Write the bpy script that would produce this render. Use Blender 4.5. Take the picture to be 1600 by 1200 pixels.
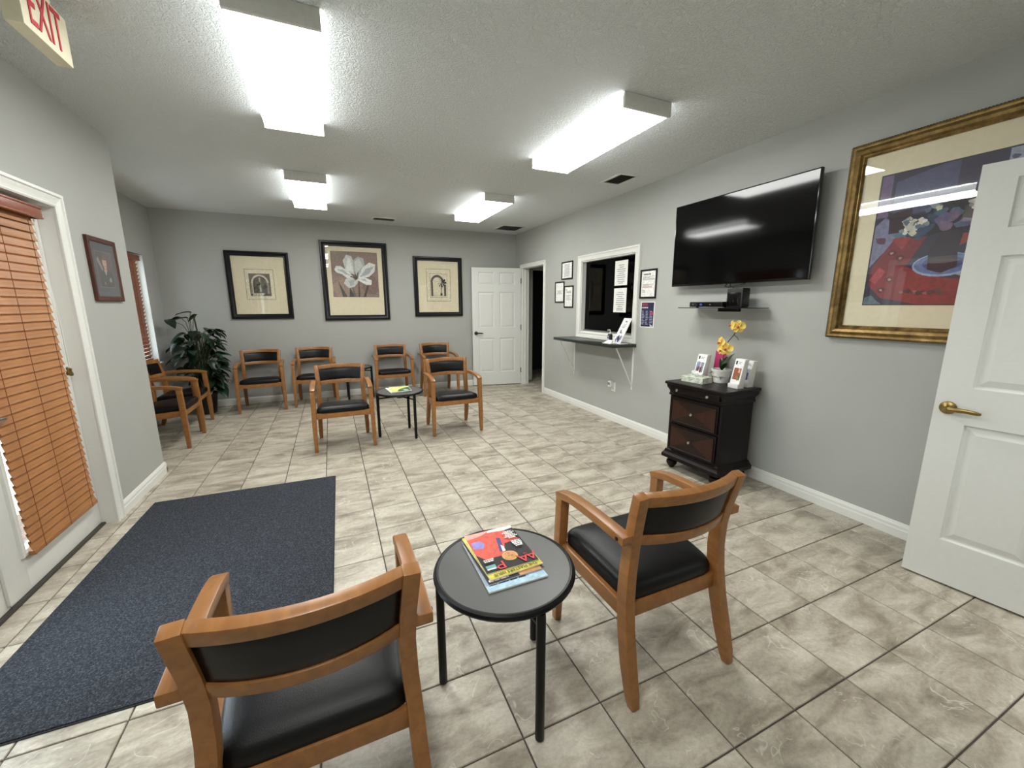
import bpy, bmesh, math, random
from mathutils import Vector, Matrix
random.seed(7)
for o in list(bpy.data.objects): bpy.data.objects.remove(o)
S = bpy.context.scene; COL = S.collection
PI = math.pi
# ---------------------------------------------------------------- camera, world, exposure
XR, YB, H, XL, YL, XL2 = 2.639, 5.879, 2.6435, -1.8917, 3.2374, -2.503
TX, TY = 0.308, 0.306                                  # tile pitch
CAM = Vector((-0.4776, -0.989, 1.4157)); YAW, PITCH, ROLL, FPX = 0.4164, 0.1923, -0.0018, 631.97
_w = Vector((math.sin(YAW)*math.cos(PITCH), math.cos(YAW)*math.cos(PITCH), -math.sin(PITCH)))
_r = Vector((math.cos(YAW), -math.sin(YAW), 0)); _u = _r.cross(_w)
_r2 = _r*math.cos(ROLL) + _u*math.sin(ROLL); _u2 = -_r*math.sin(ROLL) + _u*math.cos(ROLL)
cd = bpy.data.cameras.new('camera'); cd.sensor_width = 36; cd.lens = FPX/1600*36; cd.clip_start = .03
cam = bpy.data.objects.new('camera', cd); COL.objects.link(cam)
M4 = Matrix((_r2, _u2, -_w)).transposed().to_4x4(); M4.translation = CAM; cam.matrix_world = M4
S.camera = cam
W = bpy.data.worlds.new('overcast_sky'); S.world = W; W.use_nodes = True
bg = W.node_tree.nodes['Background']; bg.inputs[0].default_value = (.86, .93, 1, 1); bg.inputs[1].default_value = 7.0
S.view_settings.view_transform = 'Standard'; S.view_settings.look = 'None'
S.view_settings.exposure = 0.7; S.view_settings.gamma = 1; S.view_settings.use_curve_mapping = False
LAMP = 15.0                                            # emission of the acrylic lenses of the ceiling lights
# ---------------------------------------------------------------- materials
def lin(c):
    c = c/255
    return c/12.92 if c <= .04045 else ((c+.055)/1.055)**2.4
def rgb(r, g, b): return (lin(r), lin(g), lin(b), 1)
class NT:
    def __init__(s, name):
        s.m = bpy.data.materials.new(name); s.m.use_nodes = True; s.t = s.m.node_tree; s.N = s.t.nodes
        s.p = s.N['Principled BSDF']; s.out = s.N['Material Output']
    def n(s, typ, **kw):
        x = s.N.new(typ)
        for k, v in kw.items():
            if k[0] == '_': setattr(x, k[1:], v)
            else:
                key = int(k[1:]) if k[0] == 'i' and k[1:].isdigit() else k.replace('__', ' ')
                if hasattr(v, 'is_linked') or isinstance(v, bpy.types.NodeSocket): s.t.links.new(v, x.inputs[key])
                else: x.inputs[key].default_value = v
        return x
    def l(s, a, b): s.t.links.new(a, b)
    def math(s, op, a, b=0.0, c=0.0):
        x = s.N.new('ShaderNodeMath'); x.operation = op
        for i, v in enumerate((a, b, c)):
            if isinstance(v, bpy.types.NodeSocket): s.l(v, x.inputs[i])
            else: x.inputs[i].default_value = v
        return x.outputs[0]
    def ramp(s, fac, stops):
        x = s.N.new('ShaderNodeValToRGB'); s.l(fac, x.inputs[0]); e = x.color_ramp.elements
        while len(e) < len(stops): e.new(.5)
        for k, (p, c) in zip(e, stops): k.position = p; k.color = c
        return x.outputs[0]
    def bump(s, h, dist=.001, strength=1.0):
        b = s.n('ShaderNodeBump'); b.inputs['Strength'].default_value = strength; b.inputs['Distance'].default_value = dist
        s.l(h, b.inputs['Height']); s.l(b.outputs[0], s.p.inputs['Normal'])
def plain(name, col, rough=.5, metal=0.0, spec=.5, noise=0.0, nscale=40, bump=0.0, bscale=200, emit=None, coat=0):
    q = NT(name); p = q.p
    p.inputs['Base Color'].default_value = col; p.inputs['Roughness'].default_value = rough
    p.inputs['Metallic'].default_value = metal; p.inputs['Specular IOR Level'].default_value = spec
    if coat: p.inputs['Coat Weight'].default_value = coat
    tc = q.n('ShaderNodeTexCoord').outputs['Object']
    nz = q.n('ShaderNodeTexNoise', Vector=tc); nz.inputs['Scale'].default_value = nscale; nz.inputs['Detail'].default_value = 3
    k = noise if noise else .04
    a = tuple(min(1, c*(1-k)) for c in col[:3])+(1,); b = tuple(min(1, c*(1+k)) for c in col[:3])+(1,)
    q.l(q.ramp(nz.outputs[0], [(.3, a), (.7, b)]), p.inputs['Base Color'])
    if bump:
        n2 = q.n('ShaderNodeTexNoise', Vector=tc); n2.inputs['Scale'].default_value = bscale; n2.inputs['Detail'].default_value = 2
        q.bump(n2.outputs[0], bump)
    if emit:
        p.inputs['Emission Color'].default_value = emit[0]; p.inputs['Emission Strength'].default_value = emit[1]
    return q.m
def wood(name, dark, light, rough=.35, scale=(30, 2.5, 30), spec=.5, coat=0.0):
    q = NT(name); tc = q.n('ShaderNodeTexCoord').outputs['Object']
    mp = q.n('ShaderNodeMapping', Vector=tc); mp.inputs['Scale'].default_value = scale
    nz = q.n('ShaderNodeTexNoise', Vector=mp.outputs[0]); nz.inputs['Scale'].default_value = 2.2; nz.inputs['Detail'].default_value = 5; nz.inputs['Distortion'].default_value = .6
    q.l(q.ramp(nz.outputs[0], [(.3, dark), (.7, light)]), q.p.inputs['Base Color'])
    q.p.inputs['Roughness'].default_value = rough; q.p.inputs['Specular IOR Level'].default_value = spec
    q.p.inputs['Coat Weight'].default_value = coat
    q.bump(nz.outputs[0], .0003)
    return q.m
def glass(name, tint=(1, 1, 1, 1), rough=0.0, ior=1.5):
    q = NT(name); q.N.remove(q.p)
    tr = q.n('ShaderNodeBsdfTransparent'); tr.inputs[0].default_value = tint
    gl = q.n('ShaderNodeBsdfGlossy'); gl.inputs['Roughness'].default_value = rough; gl.inputs[0].default_value = (1, 1, 1, 1)
    fr = q.n('ShaderNodeFresnel'); bf = q.n('ShaderNodeNewGeometry').outputs['Backfacing']; q.l(q.math('MULTIPLY_ADD', bf, 1/ior-ior, ior), fr.inputs[0])
    mx = q.n('ShaderNodeMixShader'); q.l(fr.outputs[0], mx.inputs[0]); q.l(tr.outputs[0], mx.inputs[1]); q.l(gl.outputs[0], mx.inputs[2])
    q.l(mx.outputs[0], q.out.inputs[0]); return q.m
MAT = {}
MAT['wall'] = plain('wall_paint', rgb(172, 173, 168), .6, spec=.3, noise=.02, nscale=3, bump=.0006, bscale=160)
MAT['wall_shade'] = plain('unlit_room_shade', rgb(40, 40, 44), .7)  # shade of the unlit rooms put into the wall colour
def ceiling_mat():
    q = NT('textured_ceiling'); tc = q.n('ShaderNodeNewGeometry').outputs['Position']
    n1 = q.n('ShaderNodeTexNoise', Vector=tc); n1.inputs['Scale'].default_value = 38; n1.inputs['Detail'].default_value = 3; n1.inputs['Distortion'].default_value = 1.2
    rd = q.math('ABSOLUTE', q.math('SUBTRACT', n1.outputs[0], .5))
    hh = q.math('SUBTRACT', .12, q.math('MINIMUM', rd, .12))
    n2 = q.n('ShaderNodeTexNoise', Vector=tc); n2.inputs['Scale'].default_value = 90; n2.inputs['Detail'].default_value = 2
    q.bump(q.math('ADD', q.math('MULTIPLY', hh, 4), q.math('MULTIPLY', n2.outputs[0], .4)), .0065, 1.0)
    q.p.inputs['Base Color'].default_value = rgb(226, 230, 230); q.p.inputs['Roughness'].default_value = .8
    q.p.inputs['Specular IOR Level'].default_value = .2
    return q.m
MAT['ceiling'] = ceiling_mat()
def tile_mat():
    q = NT('ceramic_floor_tile'); pos = q.n('ShaderNodeNewGeometry').outputs['Position']
    sp = q.n('ShaderNodeSeparateXYZ', Vector=pos)
    cx = q.math('FLOOR', q.math('DIVIDE', sp.outputs[0], TX)); cy = q.math('FLOOR', q.math('DIVIDE', sp.outputs[1], TY))
    cv = q.n('ShaderNodeCombineXYZ', X=cx, Y=cy)
    wn = q.n('ShaderNodeTexWhiteNoise', Vector=cv.outputs[0])
    off = q.n('ShaderNodeVectorMath', _operation='SCALE'); q.l(wn.outputs['Color'], off.inputs[0]); off.inputs['Scale'].default_value = 37
    ad = q.n('ShaderNodeVectorMath', _operation='ADD'); q.l(pos, ad.inputs[0]); q.l(off.outputs[0], ad.inputs[1])
    def noise(scale, det, mscale, rough=.55, dist=0):
        m = q.n('ShaderNodeMapping', Vector=ad.outputs[0]); m.inputs['Scale'].default_value = mscale
        m.inputs['Rotation'].default_value = (0, 0, .35)
        z = q.n('ShaderNodeTexNoise', Vector=m.outputs[0]); z.inputs['Scale'].default_value = scale; z.inputs['Detail'].default_value = det
        z.inputs['Roughness'].default_value = rough; z.inputs['Distortion'].default_value = dist
        return z.outputs[0]
    cloud = noise(5.5, 6, (.75, 1.7, 1), .62, .5)
    base = q.ramp(cloud, [(.28, rgb(126, 117, 103)), (.43, rgb(164, 155, 139)), (.58, rgb(192, 185, 169)), (.78, rgb(208, 203, 190))])
    grain = noise(60, 4, (1, 1.3, 1), .7)
    mix = q.n('ShaderNodeMix', _data_type='RGBA', _blend_type='MULTIPLY'); mix.inputs['Factor'].default_value = 1
    q.l(base, mix.inputs[6]); q.l(q.ramp(grain, [(.3, (.80, .79, .77, 1)), (.62, (1.02, 1.02, 1.02, 1))]), mix.inputs[7])
    vn = noise(7, 2, (1, 1, 1), .5, .9)
    vein = q.math('SUBTRACT', 1, q.math('MINIMUM', q.math('DIVIDE', q.math('ABSOLUTE', q.math('SUBTRACT', vn, .52)), .010), 1))
    mask = q.math('MULTIPLY', vein, q.math('GREATER_THAN', noise(6, 2, (1, 1, 1)), .52))
    m2 = q.n('ShaderNodeMix', _data_type='RGBA'); q.l(q.math('MULTIPLY', mask, .55), m2.inputs['Factor'])
    q.l(mix.outputs[2], m2.inputs[6]); m2.inputs[7].default_value = rgb(222, 219, 208)
    q.l(m2.outputs[2], q.p.inputs['Base Color'])
    q.p.inputs['Roughness'].default_value = .42; q.p.inputs['Specular IOR Level'].default_value = .45
    q.bump(q.math('ADD', cloud, q.math('MULTIPLY', grain, .3)), .0012)
    return q.m
MAT['tile'] = tile_mat()
MAT['grout'] = plain('grout', rgb(84, 76, 70), .9, noise=.15)
MAT['white'] = plain('white_gloss_paint', rgb(226, 226, 220), .38, noise=.01)
MAT['door_white'] = plain('white_door_paint', rgb(218, 219, 214), .42, noise=.015, bump=.0002, bscale=120)
MAT['oak'] = wood('honey_oak', rgb(136, 90, 47), rgb(158, 108, 59), .33, (16, 3, 16))
MAT['leather'] = plain('black_vinyl', rgb(9, 10, 12), .38, spec=.28, bump=.0004, bscale=350)
MAT['black_metal'] = plain('black_enamel', rgb(8, 8, 9), .34, spec=.3)
MAT['laminate'] = plain('grey_laminate', rgb(84, 85, 83), .38, noise=.03, nscale=300)
MAT['black_plastic'] = plain('black_plastic', rgb(12, 12, 13), .4)
MAT['rug'] = None
def rug_mat():
    q = NT('charcoal_carpet'); tc = q.n('ShaderNodeTexCoord').outputs['Object']
    v = q.n('ShaderNodeTexNoise', Vector=tc); v.inputs['Scale'].default_value = 170; v.inputs['Detail'].default_value = 4; v.inputs['Roughness'].default_value = .8
    q.l(q.ramp(v.outputs[0], [(.30, rgb(27, 29, 33)), (.5, rgb(54, 57, 63)), (.70, rgb(104, 108, 116))]), q.p.inputs['Base Color'])
    q.p.inputs['Roughness'].default_value = .95; q.p.inputs['Specular IOR Level'].default_value = .1
    q.bump(v.outputs[0], .004); return q.m
MAT['rug'] = rug_mat()
MAT['rubber'] = plain('rubber_edge', rgb(26, 28, 34), .8)
MAT['blind'] = wood('stained_blind_wood', rgb(150, 100, 58), rgb(176, 122, 74), .45, (3, 3, 60))
MAT['blind_dark'] = wood('reddish_blind_wood', rgb(116, 66, 38), rgb(144, 84, 50), .45, (3, 3, 60))
MAT['valance'] = wood('valance_wood', rgb(116, 58, 34), rgb(146, 76, 46), .35, (3, 3, 60))
MAT['cord'] = plain('brown_cord', rgb(128, 76, 38), .8)
MAT['brass'] = plain('antique_brass', rgb(150, 126, 78), .3, metal=1)
MAT['bronze'] = plain('dark_bronze', rgb(58, 48, 38), .35, metal=1)
MAT['chrome'] = plain('brushed_nickel', rgb(190, 188, 184), .25, metal=1)
MAT['black_frame'] = plain('black_lacquer', rgb(9, 10, 13), .34, spec=.35)
MAT['gold'] = None
def gold_mat():
    q = NT('antique_gold_leaf'); tc = q.n('ShaderNodeTexCoord').outputs['Object']
    z = q.n('ShaderNodeTexNoise', Vector=tc); z.inputs['Scale'].default_value = 14; z.inputs['Detail'].default_value = 6; z.inputs['Roughness'].default_value = .7
    q.l(q.ramp(z.outputs[0], [(.3, rgb(84, 66, 36)), (.55, rgb(140, 114, 66)), (.75, rgb(176, 150, 98))]), q.p.inputs['Base Color'])
    q.p.inputs['Metallic'].default_value = .65; q.p.inputs['Roughness'].default_value = .38; q.bump(z.outputs[0], .0008); return q.m
MAT['gold'] = gold_mat()
MAT['gold_dark'] = plain('dark_gold_rope', rgb(74, 58, 34), .45, metal=.5, noise=.3)
MAT['cherry'] = wood('small_frame_cherry', rgb(58, 28, 20), rgb(88, 44, 30), .35, (20, 20, 4))
MAT['mahogany'] = wood('dark_mahogany', rgb(10, 4, 4), rgb(20, 8, 7), .35, (26, 26, 3), spec=.22, coat=0)
MAT['veneer_a'] = wood('mahogany_veneer_light', rgb(42, 19, 12), rgb(56, 28, 17), .3, (26, 26, 3), spec=.35, coat=0)
MAT['veneer_b'] = wood('mahogany_veneer_dark', rgb(22, 10, 7), rgb(34, 16, 11), .3, (3, 26, 26), spec=.35, coat=0)
MAT['mat'] = plain('cream_mat_board', rgb(222, 213, 184), .8, noise=.03)
MAT['mat_grey'] = plain('slate_mat_board', rgb(62, 66, 72), .8)
MAT['paper'] = plain('paper', rgb(236, 235, 230), .75, noise=.01)
MAT['glass'] = glass('picture_glass')
MAT['window_glass'] = glass('window_glass', (.93, .97, .98, 1))
MAT['tint_glass'] = glass('dark_tinted_glass', (.035, .04, .045, 1), ior=1.22)
MAT['aluminium'] = plain('aluminium', rgb(150, 150, 148), .35, metal=.8)
MAT['screen'] = plain('television_screen', rgb(2, 2, 3), .075, spec=.34)
MAT['bezel'] = plain('glossy_black', rgb(8, 8, 9), .12)
MAT['counter'] = plain('dark_green_laminate', rgb(40, 46, 42), .3)
MAT['leaf'] = None
def leaf_mat(name, a, b, rough=.35):
    q = NT(name); tc = q.n('ShaderNodeTexCoord').outputs['Object']; oi = q.n('ShaderNodeObjectInfo').outputs['Random']
    z = q.n('ShaderNodeTexNoise', Vector=tc); z.inputs['Scale'].default_value = 16
    f = q.math('ADD', q.math('MULTIPLY', z.outputs[0], .5), q.math('MULTIPLY', oi, .5))
    q.l(q.ramp(f, [(.2, a), (.75, b)]), q.p.inputs['Base Color']); q.p.inputs['Roughness'].default_value = rough; return q.m
MAT['leaf'] = leaf_mat('pothos_leaf', rgb(12, 27, 18), rgb(30, 58, 34))
MAT['orchid_leaf'] = leaf_mat('orchid_leaf', rgb(26, 48, 24), rgb(44, 74, 36))
MAT['stem'] = plain('plant_stem', rgb(52, 62, 34), .6)
MAT['soil'] = plain('potting_soil', rgb(44, 32, 24), .95, noise=.4)
MAT['ceramic'] = plain('white_ceramic', rgb(226, 225, 220), .3)
MAT['petal'] = plain('yellow_petal', rgb(232, 202, 98), .55, noise=.15, nscale=30)
MAT['lip'] = plain('orange_red_lip', rgb(196, 84, 44), .5, noise=.2)
MAT['tissue'] = plain('white_tissue', rgb(238, 238, 236), .9)
MAT['magenta'] = plain('magenta_card', rgb(168, 34, 92), .5)
MAT['steel_white'] = plain('white_enamel_steel', rgb(222, 222, 216), .4)
MAT['lens'] = plain('lit_acrylic_lens', rgb(245, 246, 246), .4, emit=((1.0, 1.0, .97, 1), LAMP))
MAT['lens_side'] = plain('lit_acrylic_lens_side', rgb(245, 246, 246), .4, emit=((.95, 1.0, 1.0, 1), LAMP*.18))
MAT['threshold'] = plain('dark_threshold', rgb(70, 66, 60), .5, metal=.4)
MAT['ground'] = plain('pale_concrete', rgb(200, 198, 190), .9, noise=.08)
MAT['exit_case'] = plain('cream_plastic', rgb(222, 214, 186), .5)
MAT['exit_red'] = plain('red_sign_letters', rgb(190, 30, 48), .5)
MAT['print'] = None
def print_mat():
    q = NT('printed_colours'); a = q.n('ShaderNodeVertexColor'); a.layer_name = 'Col'
    tc = q.n('ShaderNodeTexCoord').outputs['Object']
    z = q.n('ShaderNodeTexNoise', Vector=tc); z.inputs['Scale'].default_value = 55; z.inputs['Detail'].default_value = 4
    mx = q.n('ShaderNodeMix', _data_type='RGBA', _blend_type='MULTIPLY'); mx.inputs['Factor'].default_value = 1
    q.l(a.outputs[0], mx.inputs[6]); q.l(q.ramp(z.outputs[0], [(.25, (.72, .72, .72, 1)), (.7, (1.12, 1.12, 1.12, 1))]), mx.inputs[7])
    q.l(mx.outputs[2], q.p.inputs['Base Color']); q.p.inputs['Roughness'].default_value = .6; return q.m
MAT['print'] = print_mat()
# ---------------------------------------------------------------- mesh helpers
class MB:
    def __init__(s): s.v = []; s.f = []; s.mi = []
    def add(s, vs, fs, mi=0):
        b = len(s.v); s.v += [tuple(v) for v in vs]; s.f += [tuple(b+i for i in f) for f in fs]; s.mi += [mi]*len(fs); return s
    def box(s, x0, x1, y0, y1, z0, z1, mi=0):
        v = [(x, y, z) for z in (z0, z1) for y in (y0, y1) for x in (x0, x1)]
        return s.add(v, [(0, 2, 3, 1), (4, 5, 7, 6), (0, 1, 5, 4), (2, 6, 7, 3), (0, 4, 6, 2), (1, 3, 7, 5)], mi)
    def hexa(s, b, t, mi=0):      # bottom loop (ccw from above), top loop
        n = len(b); v = list(b)+list(t)
        f = [tuple(range(n-1, -1, -1)), tuple(range(n, 2*n))]+[(i, (i+1) % n, n+(i+1) % n, n+i) for i in range(n)]
        return s.add(v, f, mi)
    def sweep(s, path, sec, side, scale=None, closed=False, mi=0, cap=True):
        path = [Vector(p) for p in path]; n = len(path); m = len(sec); side = Vector(side); vs = []
        for i, p in enumerate(path):
            a = path[(i-1) % n] if (closed or i > 0) else p; c = path[(i+1) % n] if (closed or i < n-1) else p
            t = (c-a).normalized(); sd = (side - t*side.dot(t)).normalized(); nm = t.cross(sd)
            k = scale[i] if scale else 1
            kk = k if isinstance(k, tuple) else (k, k)
            vs += [p + sd*q[0]*kk[0] + nm*q[1]*kk[1] for q in sec]
        fs = []
        for i in range(n if closed else n-1):
            j = (i+1) % n
            fs += [(i*m+a, i*m+(a+1) % m, j*m+(a+1) % m, j*m+a) for a in range(m)]
        if cap and not closed: fs += [tuple(range(m-1, -1, -1)), tuple((n-1)*m+a for a in range(m))]
        return s.add(vs, fs, mi)
    def bar(s, path, a, b, side=(1, 0, 0), scale=None, mi=0):
        return s.sweep(path, [(-a/2, -b/2), (a/2, -b/2), (a/2, b/2), (-a/2, b/2)], side, scale, mi=mi)
    def tube(s, path, r, n=10, scale=None, closed=False, mi=0, side=None):
        if side is None:
            d = Vector(path[-1])-Vector(path[0]); side = (1, 0, 0) if abs(d.x) < .7*d.length else (0, 0, 1)
            if abs(Vector(side).dot(d.normalized() if d.length else Vector((0, 1, 0)))) > .9: side = (0, 1, 0)
        return s.sweep(path, [(r*math.cos(2*PI*k/n), r*math.sin(2*PI*k/n)) for k in range(n)], side, scale, closed, mi)
    def lathe(s, prof, c=(0, 0, 0), n=32, mi=0, rot=None, cap=True):
        vs = []
        for r, z in prof:
            for k in range(n):
                q = Vector((r*math.cos(2*PI*k/n), r*math.sin(2*PI*k/n), z))
                if rot is not None: q = rot @ q
                vs.append(q+Vector(c))
        m = len(prof)
        fs = [(i*n+k, i*n+(k+1) % n, (i+1)*n+(k+1) % n, (i+1)*n+k) for i in range(m-1) for k in range(n)]
        if cap: fs += [tuple(range(n-1, -1, -1)), tuple((m-1)*n+k for k in range(n))]
        return s.add(vs, fs, mi)
    def frame(s, w, h, prof, mi=0):   # rectangular mitred frame facing -y, centred; prof = (inset, out)
        m = len(prof); vs = []
        for sx, sz in ((-1, -1), (1, -1), (1, 1), (-1, 1)):
            for d, o in prof: vs.append((sx*(w/2-d), -o, sz*(h/2-d)))
        fs = [(i*m+a, ((i+1) % 4)*m+a, ((i+1) % 4)*m+a+1, i*m+a+1) for i in range(4) for a in range(m-1)]
        return s.add(vs, fs, mi)
    def build(s, name, mat, parent=None, bevel=0, smooth=None, seg=2, ang=.6):
        me = bpy.data.meshes.new(name); me.from_pydata(s.v, [], s.f)
        mats = mat if isinstance(mat, (list, tuple)) else [mat]
        for k in mats: me.materials.append(MAT[k])
        if len(mats) > 1: me.polygons.foreach_set('material_index', s.mi)
        bm = bmesh.new(); bm.from_mesh(me)
        bmesh.ops.recalc_face_normals(bm, faces=bm.faces)
        if bevel:
            es = [e for e in bm.edges if len(e.link_faces) == 2 and e.calc_face_angle(0) > .5]
            bmesh.ops.bevel(bm, geom=es, offset=bevel, segments=seg, profile=.6, affect='EDGES', clamp_overlap=True)
        bm.to_mesh(me); bm.free()
        if smooth or (smooth is None and bevel):
            me.polygons.foreach_set('use_smooth', [True]*len(me.polygons)); me.set_sharp_from_angle(angle=ang)
        me.update(); o = bpy.data.objects.new(name, me); COL.objects.link(o)
        if parent: o.parent = parent
        return o
def tag(o, label, cat, group=None, kind=None):
    o['label'] = label; o['category'] = cat
    if group: o['group'] = group
    if kind: o['kind'] = kind
    return o
def empty(name, loc, rz, label, cat, group=None, kind=None):
    o = bpy.data.objects.new(name, None); COL.objects.link(o); o.location = loc; o.rotation_euler = (0, 0, rz); o.empty_display_size = .1
    return tag(o, label, cat, group, kind)
def dup(root, loc, rz, label):
    r = root.copy(); COL.objects.link(r); r.location = loc; r.rotation_euler = (0, 0, rz); r['label'] = label
    for ch in list(root.children):
        c = ch.copy(); COL.objects.link(c); c.parent = r
        for g in list(ch.children):
            d = g.copy(); COL.objects.link(d); d.parent = c
    return r
def inst(name, mesh, parent, loc=(0, 0, 0), rot=(0, 0, 0), sc=None):
    o = bpy.data.objects.new(name, mesh); COL.objects.link(o); o.parent = parent; o.location = loc; o.rotation_euler = rot
    if sc: o.scale = sc
    return o
def struct(o, label, cat): return tag(o, label, cat, None, 'structure')
BACK, RIGHT, LEFT = 0.0, -PI/2, PI/2     # local -y faces the viewer
# flat print: polygons with colours, in the local x-z plane facing -y
def ell(cx, cy, rx, ry, rot=0, n=20, a0=0, a1=2*PI):
    c, s_ = math.cos(rot), math.sin(rot); out = []
    full = abs(a1-a0-2*PI) < 1e-6
    for k in range(n if full else n+1):
        a = a0+(a1-a0)*k/n; x, y = rx*math.cos(a), ry*math.sin(a); out.append((cx+x*c-y*s_, cy+x*s_+y*c))
    return out
def rc(x0, y0, x1, y1): return [(x0, y0), (x1, y0), (x1, y1), (x0, y1)]
def blob(cx, cy, r, n=11, j=.3, rnd=random, sy=1):
    return [(cx+r*(1+rnd.uniform(-j, j))*math.cos(2*PI*k/n), cy+sy*r*(1+rnd.uniform(-j, j))*math.sin(2*PI*k/n)) for k in range(n)]
def ring(cx, cy, r0, r1, a0, a1, n=16, sy=1):
    o = [(cx+r1*math.cos(a0+(a1-a0)*k/n), cy+sy*r1*math.sin(a0+(a1-a0)*k/n)) for k in range(n+1)]
    return o+[(cx+r0*math.cos(a0+(a1-a0)*k/n), cy+sy*r0*math.sin(a0+(a1-a0)*k/n)) for k in range(n, -1, -1)]
def art(name, parent, polys, x0, z0, w, h, y=0.0, lay=.00025, horiz=False):
    vs, fs, cols = [], [], []
    for i, (pl, col) in enumerate(polys):
        b = len(vs)
        for (a, c) in pl:
            a = min(max(a, 0), 1); c = min(max(c, 0), 1)
            vs.append((x0+a*w, z0+c*h, y+i*lay) if horiz else (x0+a*w, y-i*lay, z0+c*h))
        fs.append(tuple(range(b, len(vs)))); cols.append(rgb(*col))
    me = bpy.data.meshes.new(name); me.from_pydata(vs, [], fs); me.materials.append(MAT['print'])
    ca = me.color_attributes.new('Col', 'FLOAT_COLOR', 'CORNER'); k = 0
    for p, c in zip(me.polygons, cols):
        for _ in p.loop_indices: ca.data[k].color = c; k += 1
    me.update(); o = bpy.data.objects.new(name, me); COL.objects.link(o)
    if parent: o.parent = parent
    return o
def letters(name, txt, size, mat, parent, loc, rot=(PI/2, 0, 0), ext=.001, sx=1.0, bold=0.0):
    cu = bpy.data.curves.new(name, 'FONT'); cu.body = txt; cu.size = size; cu.extrude = ext; cu.align_x = 'CENTER'; cu.align_y = 'CENTER'; cu.offset = bold
    cu.resolution_u = 3
    t = bpy.data.objects.new(name+'_c', cu); COL.objects.link(t)
    me = bpy.data.meshes.new_from_object(t.evaluated_get(bpy.context.evaluated_depsgraph_get())); me.name = name
    bpy.data.objects.remove(t); bpy.data.curves.remove(cu)
    me.materials.clear(); me.materials.append(MAT[mat])
    o = bpy.data.objects.new(name, me); COL.objects.link(o); o.parent = parent; o.location = loc; o.rotation_euler = rot; o.scale = (sx, 1, 1)
    return o
# ---------------------------------------------------------------- room shell
T = .12; HD = .95
YF = -1.9
floor = MB().box(-2.66, 4.4, -3.4, 7.1, -.12, -.006).build('floor', 'grout')
struct(floor, 'tiled floor with dark grout joints between beige ceramic tiles', 'floor')
def proj(x, y, z):
    d = Vector((x, y, z))-CAM; k = d.dot(_w)
    return None if k < .05 else (800+FPX*d.dot(_r2)/k, 600-FPX*d.dot(_u2)/k, k)
tm = MB(); g = .0028; e = .0022
tm.hexa([(g, g, -.006), (TX-g, g, -.006), (TX-g, TY-g, -.006), (g, TY-g, -.006)], [(g, g, -e), (TX-g, g, -e), (TX-g, TY-g, -e), (g, TY-g, -e)])
tm.hexa([(g, g, -e), (TX-g, g, -e), (TX-g, TY-g, -e), (g, TY-g, -e)], [(g+e, g+e, 0), (TX-g-e, g+e, 0), (TX-g-e, TY-g-e, 0), (g+e, TY-g-e, 0)])
t0 = tm.build('tile', 'tile', floor); tile_me = t0.data; bpy.data.objects.remove(t0)
cells = []
for i in range(-9, 15):
    for j in range(-11, 24):
        x, y = i*TX, j*TY
        if x+TX > 4.3 or (x < -2.3 and y+TY < 3.05) or (x > XR and y < 4.3) or y > YB+.9 or (x+TX < XR and y > YB): continue
        pr = proj(x+TX/2, y+TY/2, 0); inside = 0
        if pr:
            u, v, k = pr
            if -120 < u < 1720 and -80 < v < 1330: inside = 1e6/k**2
        cells.append((inside, x, y))
cells.sort(reverse=True)
for s_, x, y in cells[:300]: inst('tile', tile_me, floor, (x, y, 0))
rest = MB()
for s_, x, y in cells[300:]:
    rest.hexa([(x+g, y+g, -.006), (x+TX-g, y+g, -.006), (x+TX-g, y+TY-g, -.006), (x+g, y+TY-g, -.006)], [(x+g+e, y+g+e, 0), (x+TX-g-e, y+g+e, 0), (x+TX-g-e, y+TY-g-e, 0), (x+g+e, y+TY-g-e, 0)])
rest.build('tile_field', 'tile', floor)['kind'] = 'stuff'
struct(MB().box(-2.66, 4.4, -3.4, 7.1, H, H+.1).build('ceiling', 'ceiling'), 'white ceiling with a stippled plaster texture', 'ceiling')
struct(MB().box(-2.66, XR, YB, YB+T, 0, H).build('wall_back', 'wall'), 'grey painted back wall with three framed prints', 'wall')
DY0, DY1, DZ = 4.80, 5.60, 2.055           # hall doorway
WY0, WY1, WZ0, WZ1 = 2.685, 3.745, 1.06, 1.985   # reception window
wr = MB()
for a in ((-3.3, WY0, 0, H), (WY0, WY1, 0, WZ0), (WY0, WY1, WZ1, H), (WY1, DY0, 0, H), (DY0, DY1, DZ, H), (DY1, YB+T, 0, H)):
    wr.box(XR, XR+T, a[0], a[1], a[2], a[3])
struct(wr.build('wall_right', 'wall'), 'long grey painted wall with television and reception window', 'wall')
EY0, EY1, EZ = .64, 2.362, 1.99            # entry door opening
wl = MB()
for a in ((YF, EY0, 0, H), (EY0, EY1, EZ, H), (EY1, YL, 0, H)): wl.box(XL-.15, XL, a[0], a[1], a[2], a[3])
wl.box(-2.653, XL-.15, YL-.15, YL, 0, H)
struct(wl.build('wall_left', 'wall'), 'grey painted wall beside the entry door with a corner', 'wall')
RY0, RY1, RZ0, RZ1 = 3.95, 5.47, .72, 2.02
w2 = MB()
for a in ((YL, RY0, 0, H), (RY0, RY1, 0, RZ0), (RY0, RY1, RZ1, H), (RY1, YB+T, 0, H)): w2.box(XL2-.15, XL2, a[0], a[1], a[2], a[3])
struct(w2.build('wall_recess', 'wall'), 'grey painted wall of the recess behind the corner, with a window', 'wall')
struct(MB().box(-2.1, 1.40, YF-.1, YF, 0, H).box(1.30, XR+T, -3.4, -3.3, 0, H).box(1.30, 1.40, -3.3, YF-.1, 0, H).build('wall_front', 'wall'), 'grey painted wall behind the camera', 'wall')
wp = MB()
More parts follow.
